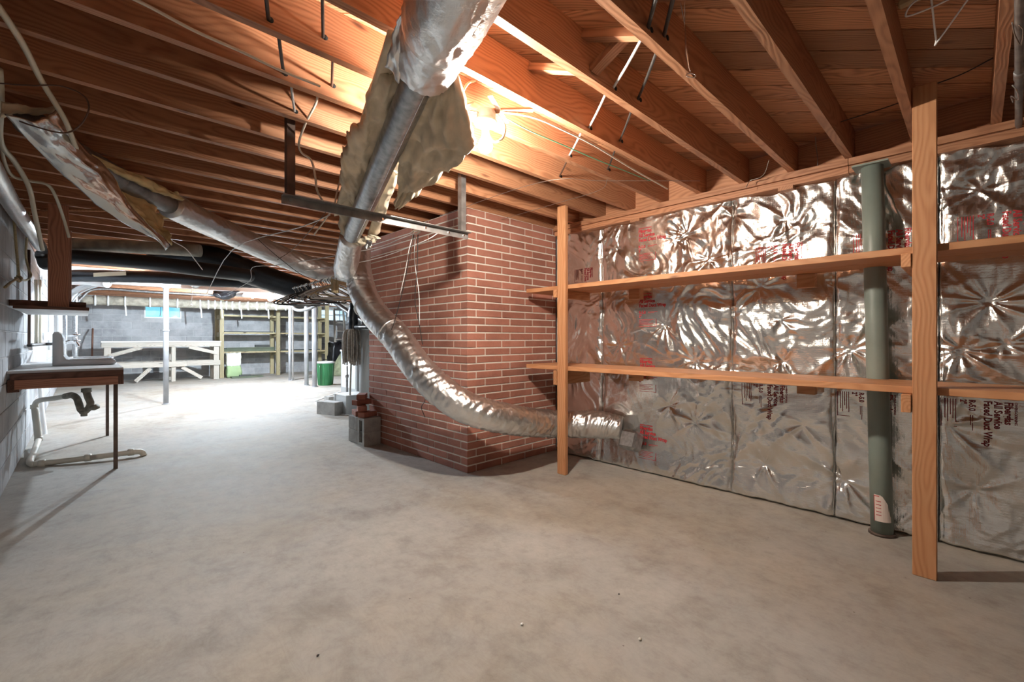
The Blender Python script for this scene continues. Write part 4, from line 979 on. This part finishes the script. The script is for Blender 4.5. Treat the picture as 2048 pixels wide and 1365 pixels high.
stack = [((2.27, 4.66, zb), .35, 'brown', 'loose brick lying flat at the bottom right of the small pile'), ((2.25, 4.86, zb-.006), 1.35, 'dark', 'sooty brick lying flat at the bottom left of the small pile'),
         ((2.24, 4.74, zb+.06), 1.2, 'dark', 'long brick lying across the front of the small pile'), ((2.268, 4.80, zb+.119), .2, 'red', 'brick resting near the top of the small pile against the wall'), ((2.285, 4.83, zb+.178), 1.0, 'dark', 'topmost brick on the small pile by the chimney')]
for (x, y, z), rz, k, lb_ in stack:
    t_ = tag(obj('loose_brick', shared_box(.20, .095, .057, 'brick', .004), 'brick', None, Matrix.Translation((x, y, z+.0285)) @ Matrix.Rotation(rz, 4, 'Z')), lb_, 'brick', 'loose bricks on the cinder blocks')
p2 = atz(668, 830, 0)
t_ = thing('cinder_block', 'grey cinder block lying alone on the floor left of the metal panel', 'cinder block', (p2.x, p2.y, 0))
v, f = merge([boxvf((-.1, -.19, 0), (.1, .19, .19))]); rot = Matrix.Translation((p2.x, p2.y+.12, 0.0)) @ Matrix.Rotation(.35, 4, 'Z')
pyobj('block_body', [rot @ q for q in v], f, 'cinder', t_)
pyobj('core_recess', [rot @ q for q in boxvf((-.06, -.15, .185), (.06, .15, .192))[0]], boxvf((0, 0, 0), (1, 1, 1))[1], 'block_joint', t_)
mpn = thing('metal_panel_box', 'low grey sheet metal box with white edges on the floor', 'box', atz(705, 832, 0))
p3 = atz(706, 828, 0)
boxmm('box_body', mpn, (p3.x-.13, p3.y-.05, .012), (p3.x+.22, p3.y+.35, .285), 'cabinet_grey', .004)
boxmm('bottom_edge', mpn, (p3.x-.16, p3.y-.08, 0), (p3.x+.24, p3.y+.37, .012), 'white_paint'); boxmm('top_edge', mpn, (p3.x-.14, p3.y-.06, .285), (p3.x+.23, p3.y+.36, .297), 'white_paint')
boxmm('side_edge', mpn, (p3.x-.145, p3.y+.35, .012), (p3.x-.13, p3.y+.37, .285), 'white_paint')
a, b_ = atz(630, 805, 0), atz(692, 800, 0); 
tag(board('white_stick', None, Vector((a.x, a.y, .015)), Vector((b_.x, b_.y, .19)), .025, .02, 'white_paint'), 'white stick propped up on the floor behind the lone cinder block', 'stick')
tag(board('white_stick', None, Vector((a.x-.02, a.y-.1, .011)), Vector((p2.x-.12, p2.y+.18, .011)), .03, .02, 'white_paint'), 'white stick lying flat on the floor before the lone cinder block', 'stick')
for px, py, lb_ in ((661, 806, 'small grey brick on the floor behind the lone cinder block'), (679, 802, 'small grey brick beside the metal box, half hidden')):
    p = atz(px, py, 0); tag(boxmm('grey_brick', None, (p.x-.05, p.y-.04, 0), (p.x+.05, p.y+.16, .11 if px < 670 else .14), 'cinder', .005), lb_, 'brick')

# ================================================================== COAT HANGERS
R0, R1 = at(694, 549, 4.5), at(592, 575, 5.5)
tag(tube('hanging_rod', [R0+(R0-R1)*.08, R0.lerp(R1, .5), R1+(R1-R0)*.08], .011, 'galv', None, 10, 4), 'thin metal rod under the ducts carrying the coat hangers', 'rod')
def hanger_tube(kind, mat):
    t_ = thing('coat_hanger', 'x', 'hanger')
    hk = [(.0, 0, -.075)]+[(.0, 0, -.05)]+[(math.cos(a)*.022-.0, 0, -.012+math.sin(a)*.022+.0) for a in np.linspace(-1.2, 3.6, 9)]
    tube('hook', hk, .0028 if kind != 'clip' else .004, 'wire_steel' if kind == 'wire' else mat, t_, 6, 3)
    if kind == 'clip':
        boxmm('bar', t_, (-.17, -.006, -.105), (.17, .006, -.075), mat, .002)
        for x in (-.165, -.115, .115, .150): boxmm('clip', t_, (x-.012, -.014, -.185), (x+.012, .014, -.085), mat, .003)
    else:
        r = .006 if kind == 'plastic' else .0022
        tube('shoulder', [(-.205, 0, -.185), (-.21, 0, -.165), (-.12, 0, -.115), (0, 0, -.07), (.12, 0, -.115), (.21, 0, -.165), (.205, 0, -.185)], r, mat, t_, 8, 5)
        tube('lower_bar', [(-.205, 0, -.185), (0, 0, -.192), (.205, 0, -.185)], r*.9, mat, t_, 6, 3)
    return t_
def copy_tree(o):
    c_ = o.copy(); COL.objects.link(c_)
    for ch_ in o.children:
        d = ch_.copy(); COL.objects.link(d); d.parent = c_
    return c_
KIND = [('plastic', 'hanger_white', 'white plastic'), ('plastic', 'hanger_black', 'black plastic'), ('plastic', 'hanger_brown', 'brown plastic'), ('wire', 'wire_steel', 'bare wire'), ('plastic', 'hanger_tan', 'tan plastic'), ('clip', 'hanger_tan', 'tan clip')]
proto = {k[2]: hanger_tube(k[0], k[1]) for k in KIND}
used = set(); rd = (R1-R0).normalized(); base = math.atan2(rd.y, rd.x)+math.pi/2
order = ['tan clip', 'white plastic', 'tan plastic', 'white plastic', 'bare wire', 'white plastic', 'tan plastic', 'white plastic', 'black plastic', 'bare wire', 'white plastic', 'black plastic', 'brown plastic', 'white plastic', 'bare wire', 'black plastic', 'white plastic', 'bare wire', 'brown plastic', 'black plastic', 'white plastic', 'bare wire', 'black plastic', 'white plastic', 'black plastic', 'bare wire', 'black plastic', 'bare wire']
for i, k in enumerate(order):
    o = proto[k] if k not in used else copy_tree(proto[k]); used.add(k)
    p = R0.lerp(R1, i/(len(order)-1))
    o.scale = (1, 1, 1); o.matrix_basis = Matrix.Translation(p+Vector((0, 0, .0))) @ Matrix.Rotation(base+random.uniform(-.5, .5)+(.35 if i < 2 else 0), 4, 'Z') @ Matrix.Rotation(random.uniform(-.12, .12), 4, 'Y') @ Matrix.Rotation(random.uniform(-.25, .25), 4, 'X') @ Matrix.Scale(1.2, 4)
    o['group'] = 'coat hangers crowded on the rod'
    ORD = ['first', 'second', 'third', 'fourth', 'fifth', 'sixth', 'seventh', 'eighth', 'ninth']; q = order[:i+1].count(k)-1
    o['label'] = 'tan trouser hanger with clips, frontmost on the crowded rod' if k == 'tan clip' else '%s coat hanger, %s of its kind from the brick end of the rod' % (k, ORD[q])

# ================================================================== WIRES AND SMALL HANGING THINGS
def wire(label, pts, r, mat, cat='cable', name='cable', n=8, seg=6): return tag(tube(name, pts, r, mat, None, seg, n), label, cat)
wire('thick cream cable hanging diagonally in the upper left corner', PT((-20, -10, 1.44), (25, 55, 1.58), (52, 100, 1.70), (85, 165, 1.92), (130, 240, 2.1), (150, 290, 2.3), (165, 320, 2.6)), .011, 'cable_cream')
wire('cream cable hanging straight down at the left edge', PT((-2, 140, 1.84), (2, 200, 2.06), (2, 285, 2.45), (30, 325, 2.7), (58, 375, 2.9), (70, 430, 3.1), (85, 500, 3.4)), .014, 'cable_cream')
wire('cream cable looping right below the peeled foil at the left', PT((0, 270, 2.40), (8, 320, 2.65), (25, 352, 2.8), (60, 362, 2.9), (95, 370, 3.0), (112, 395, 3.1), (128, 440, 3.3), (138, 475, 3.4)), .0095, 'cable_cream')
wire('thin brown wire loop hanging over the peeled foil duct', PT((-10, 166, 1.9), (60, 171, 1.9), (120, 172, 1.95), (165, 190, 2.0), (178, 215, 2.0), (165, 245, 2.0), (140, 264, 2.0), (110, 264, 1.95), (60, 250, 1.9), (40, 243, 1.9)), .0035, 'cable_brown')
wire('flat cream cable stapled along a joist face at the upper left', [Vector((p.x, JY[J0+6]-.046, p.z)) for p in (aty(240, -15, JY[J0+6]-.046), aty(300, 14, JY[J0+6]-.046), aty(390, 62, JY[J0+6]-.046), aty(480, 102, JY[J0+6]-.046), aty(560, 140, JY[J0+6]-.046), aty(640, 172, JY[J0+6]-.046))], .006, 'cable_white')
wire('twisted white cable hanging between joists left of the torn duct', PT((612, -10, 1.85), (630, 30, 1.9), (648, 72, 1.95)), .006, 'cable_white')
wire('wavy white cable drooping down to the angle iron', PT((640, 130, 2.15), (632, 165, 2.2), (634, 200, 2.25), (612, 245, 2.35), (598, 285, 2.45), (603, 305, 2.5), (622, 320, 2.55), (630, 350, 2.55), (634, 380, 2.55), (645, 402, 2.55)), .006, 'cable_white')
wire('white cable dropping behind the angle iron crossbar', PT((680, 360, 2.9), (672, 392, 2.85), (668, 412, 2.8), (650, 440, 2.9), (628, 470, 3.0)), .005, 'cable_white')
# wires threaded through the joists
def through(label, k, px0, py0, px1, py1, mat, r=.006):
    """a short length between two joists; ends sit in the bored holes"""
    a = aty(px0, py0, JY[J0+k]); b_ = aty(px1, py1, JY[J0+k+1]-.038)
    a.z = min(max(a.z, 2.33), 2.46); b_.z = min(max(b_.z, 2.33), 2.46)
    t_ = thing('threaded_cable', label, 'cable', (a+b_)/2, 'cables bored through the joists')
    tube('cable', [a+Vector((0, -.02, 0)), (a+b_)/2-Vector((0, 0, .006)), b_+Vector((0, .02, 0))], r, mat, t_, 8, 4)
    lathe('bored_hole', [(.011, -.001), (.011, .001)], (0, 0, 0), 'dark_hole', t_, 10).matrix_basis = Matrix.Translation(b_+Vector((0, -.0012, 0))) @ Matrix.Rotation(math.pi/2, 4, 'X')
through('dark cable threaded through the joist nearest the top centre, left one', 2, 1345, 5, 1303, 66, 'cable_dark', .008)
through('dark cable threaded through the joist nearest the top centre, right one', 2, 1368, 15, 1335, 76, 'cable_dark', .008)
through('white cable threaded between the joists right of the bulb, uppermost', 3, 1282, 100, 1231, 182, 'wire_white', .006)
through('black cable threaded between the joists right of the bulb, uppermost', 3, 1310, 125, 1281, 200, 'cable_dark', .007)
through('white cable threaded between the joists right of the bulb, second down', 4, 1210, 206, 1182, 258, 'wire_white', .006)
through('dark cable threaded between the joists right of the bulb, second down', 4, 1260, 240, 1244, 283, 'cable_dark', .006)
through('white cable threaded between the joists right of the bulb, third down', 5, 1162, 282, 1142, 312, 'wire_white', .006)
through('dark cable threaded between the joists right of the bulb, third down', 5, 1228, 318, 1219, 340, 'cable_dark', .006)
through('brown cable threaded between the joists above the shelf post', 6, 1132, 336, 1122, 353, 'cable_brown', .006)
through('dark cable threaded through the joist left of the torn duct, upper', 5, 520, -10, 541, 40, 'cable_dark', .007)
through('dark cable threaded through the joist left of the torn duct, middle', 6, 552, 98, 571, 149, 'cable_dark', .007)
through('grey cable threaded through the joist left of the torn duct, lower', 7, 578, 190, 592, 230, 'cable_grey', .006)
through('dark cable beside the twisted white one left of the torn duct', 5, 640, 20, 650, 75, 'cable_dark', .006)
through('dark cable end beside the wavy white cable left of the torn duct', 6, 662, 140, 667, 172, 'cable_brown', .006)
# around the bulb
wire('cream cable looping from the joist down into the bulb box', [BULB+Vector((-.045, .0, .03)), at(925, 218, 2.05), at(924, 190, 2.02), at(935, 168, 2.08), at(950, 162, 2.2)], .006, 'cable_white')
wire('second cream cable curling into the bulb box from the left', [BULB+Vector((-.05, .0, .015)), at(938, 228, 2.1), at(930, 214, 2.12), at(945, 205, 2.2)], .005, 'cable_white')
wire('cream cable hanging in a loop right of the bulb', PT((998, 232, 2.18), (1010, 252, 2.18), (1006, 275, 2.18), (990, 284, 2.18), (980, 272, 2.18), (977, 258, 2.2)), .0055, 'cable_cream')
wire('pale cable running right from the bulb under the joists', [at(1000, 223, 2.2), atz(1070, 236, 2.285), atz(1130, 262, 2.285), atz(1190, 292, 2.285), atz(1260, 335, 2.285), atz(1335, 378, 2.28)], .006, 'cable_white')
wire('thin green wire running right from the bulb under the joists', [at(1006, 233, 2.2), atz(1060, 262, 2.27), atz(1130, 292, 2.285), atz(1190, 318, 2.285), atz(1240, 338, 2.285), atz(1300, 362, 2.285)], .0035, 'cable_green')
wire('thin steel wire strung from above the brick to the far right joists', [atz(880, 432, 2.27), atz(1080, 365, 2.28), atz(1210, 362, 2.285), atz(1400, 362, 2.285)], .0018, 'wire_steel', 'wire', 'wire')
wire('thin steel wire from the shelf post up across the joists', [atz(1000, 440, 2.26), atz(1120, 405, 2.28), atz(1200, 380, 2.285), atz(1215, 358, 2.29)], .0018, 'wire_steel', 'wire', 'wire')
# clotheslines
wire('white clothesline rising left from the angle iron', PT((660, 430, 2.75), (600, 455, 3.2), (465, 500, 4.4), (412, 590, 5.4)), .004, 'wire_white', 'clothesline', 'clothesline', 4)
wire('white clothesline sloping from the brick corner down to the hangers', PT((880, 464, 3.2), (840, 486, 3.3), (735, 522, 3.9), (590, 545, 4.6)), .0035, 'wire_white', 'clothesline', 'clothesline', 4)
wire('upper white clothesline tied to the angle iron before the brick', PT((833, 466, 3.05), (800, 478, 3.2), (735, 500, 3.7), (560, 530, 4.5), (505, 535, 4.8), (500, 562, 4.9), (455, 588, 5.2)), .0035, 'wire_white', 'clothesline', 'clothesline', 4)
wire('thin brown wire slanting down past the black duct', PT((555, 520, 4.4), (590, 495, 4.2), (660, 415, 3.0)), .003, 'cable_brown', 'wire', 'wire', 4)
wire('thin dark wire slanting across the wrapped foil duct', PT((515, 478, 4.0), (545, 505, 4.1), (600, 548, 4.5), (640, 565, 4.8)), .003, 'cable_dark', 'wire', 'wire', 4)
wire('pale wire hanging before the black pipe from the foil tip', PT((315, 460, 3.4), (345, 482, 3.6), (372, 498, 3.8), (390, 520, 4.0), (405, 540, 4.2)), .004, 'wire_white', 'wire', 'wire', 5)
knot = wire('pale green string knotted to the angle iron before the brick', PT((822, 466, 3.02), (830, 461, 3.02), (840, 463, 3.02), (833, 468, 3.02), (826, 465, 3.02)), .006, 'strap', 'string', 'string', 5)
for k, (lb_, pts, mt) in enumerate((('black cord hanging from the knot along the brick, left', ((828, 470, 3.05), (818, 520, 3.1), (806, 580, 3.2), (790, 640, 3.3), (783, 660, 3.4)), 'cable_dark'), ('black cord hanging from the knot along the brick, right', ((836, 470, 3.05), (834, 540, 3.2), (830, 600, 3.3), (838, 645, 3.35), (845, 690, 3.4)), 'cable_dark'),
        ('pale string hanging from the knot along the brick', ((826, 470, 3.05), (818, 500, 3.1), (810, 545, 3.2), (800, 590, 3.3)), 'strap'), ('white string with a bead hanging from the knot', ((831, 472, 3.06), (829, 520, 3.2), (838, 590, 3.3), (839, 650, 3.35)), 'wire_white'), ('black cord dangling below the flexible duct on the brick', ((845, 770, 3.5), (850, 800, 3.55), (843, 815, 3.55), (850, 835, 3.55)), 'cable_dark'))):
    wire(lb_, PT(*pts), .003, mt, 'cord', 'cord', 5, 5)
# ring on a wire, top right
rg = thing('wire_ring', 'twisted steel wire ending in a small ring under a joist', 'wire', at(1373, 90, 1.75))
tube('twisted_wire', PT((1358, -10, 1.70), (1369, 50, 1.74), (1371, 90, 1.75), (1377, 130, 1.76), (1381, 143, 1.76)), .0022, 'chrome', rg, 6, 6)
tube('twisted_wire', PT((1369, -10, 1.70), (1370, 50, 1.745), (1373, 92, 1.755), (1377, 128, 1.765)), .0016, 'chrome', rg, 6, 6)
c = at(1382, 151, 1.76); tube('ring', [c+(RT*math.cos(a)+Vector((0, 0, 1))*.7*math.sin(a)+FW*.5*math.sin(a))*.019 for a in np.linspace(0, 6.283, 17)], .002, 'chrome', rg, 6, 2)
wire('steel wire dangling from a joist left of the green column', PT((1628, 245, 2.9), (1632, 290, 2.95), (1635, 320, 2.95), (1634, 350, 2.95)), .0025, 'wire_steel', 'wire', 'wire', 5)
wire('crooked grey wire hanging by the sill above the foil', PT((1538, 320, 3.0), (1530, 345, 3.05), (1518, 356, 3.1), (1500, 362, 3.15), (1492, 376, 3.15)), .0025, 'wire_steel', 'wire', 'wire', 5)
wire('thin black wire running under the deck in the upper right corner', PT((1675, 246, 2.55), (1800, 205, 2.45), (1845, 178, 2.3), (1920, 150, 2.2), (1990, 114, 2.05)), .003, 'cable_dark', 'wire', 'wire', 5)
wire('thin black wire slanting over the sill at the far right', PT((1910, 305, 2.6), (1980, 250, 2.5), (2060, 215, 2.4)), .0025, 'cable_dark', 'wire', 'wire', 4)
hw = thing('wire_hanger', 'white wire coat hanger hooked up in the top right corner', 'hanger', at(1880, 30, 1.75))
tube('hanger_wire', PT((1960, -35, 1.6), (1876, 82, 1.72), (1872, 78, 1.72), (1863, 0, 1.66), (1858, -40, 1.62)), .0032, 'wire_white', hw, 8, 6)
tube('hanger_wire', PT((1845, -8, 1.62), (1822, 10, 1.66), (1812, 27, 1.68), (1818, 32, 1.68), (1870, 12, 1.66), (1935, -20, 1.6)), .0032, 'wire_white', hw, 8, 6)
tag(board('dowel', None, at(1797, 12, 1.72), at(1880, -28, 1.62), .028, .028, 'hanger_tan', (0, 0, 1), .006), 'short tan wooden bar at the top edge beside the wire hanger', 'bar')
cp = thing('conduit_pipe', 'grey steel conduit hanging down at the right edge by the sill', 'pipe', atz(2036, 278, 2.2))
q0, q1 = atz(2042, -120, 2.275), atz(2037, 276, 2.265)
tube('pipe', [q0, q0.lerp(q1, .5), q1], .0135, 'steel_dull', cp, 16, 4); tube('coupling', [q0.lerp(q1, .50), q0.lerp(q1, .54)], .017, 'steel_dull', cp, 16, 2)
tube('wire_tie', PT((2024, 45, 1.56), (2030, 70, 1.6), (2042, 90, 1.64), (2046, 60, 1.56), (2038, 50, 1.54)), .002, 'wire_steel', cp, 6, 5); tube('wire_tie', PT((2024, 170, 1.94), (2034, 182, 1.95), (2036, 200, 2.0), (2022, 192, 2.0), (2026, 205, 2.03)), .0025, 'chrome', cp, 6, 5)
# rope on the left wall
rp_ = thing('rope', 'tan rope hanging in a long loop on the left block wall', 'rope', at(40, 560, 4.2))
tube('rope_strand', PT((27, 425, 3.55), (32, 490, 3.65), (38, 555, 3.8), (34, 558, 3.65), (22, 565, 3.4), (10, 575, 3.15)), .009, 'rope', rp_, 8, 6)
tube('rope_strand', PT((58, 425, 3.9), (53, 480, 4.1), (52, 515, 4.3), (58, 540, 4.3), (62, 552, 4.3), (52, 561, 4.1), (38, 559, 3.8)), .009, 'rope', rp_, 8, 6)
tube('knot', PT((35, 552, 3.76), (42, 556, 3.76), (38, 563, 3.76), (32, 556, 3.66)), .011, 'rope', rp_, 8, 5)

# grit on the floor
for px, py, r, mt, lb_ in ((1044, 1251, .006, 'ceramic', 'tiny pale pebble on the bare floor in the middle foreground'), (636, 1313, .0045, 'cable_dark', 'tiny dark stone on the floor in the left foreground'), (1280, 1281, .006, 'pvc', 'tiny cream chip on the floor right of the pale pebble'), (1238, 1190, .0035, 'cable_dark', 'tiny dark crumb on the floor below the long shelf')):
    p = atz(px, py, 0); bm = bmesh.new(); bmesh.ops.create_icosphere(bm, subdivisions=2, radius=r)
    for v_ in bm.verts: v_.co *= 1+.35*float(noise2(v_.co.x*200+px, v_.co.y*200+v_.co.z*90))
    bmesh.ops.scale(bm, vec=(1.3, 1, .7), verts=bm.verts); lo = min(v_.co.z for v_ in bm.verts)
    me = bpy.data.meshes.new('pebble'); bm.to_mesh(me); bm.free()
    tag(obj('pebble', me, mt, None, Matrix.Translation((p.x, p.y, -lo)), True), lb_, 'pebble')
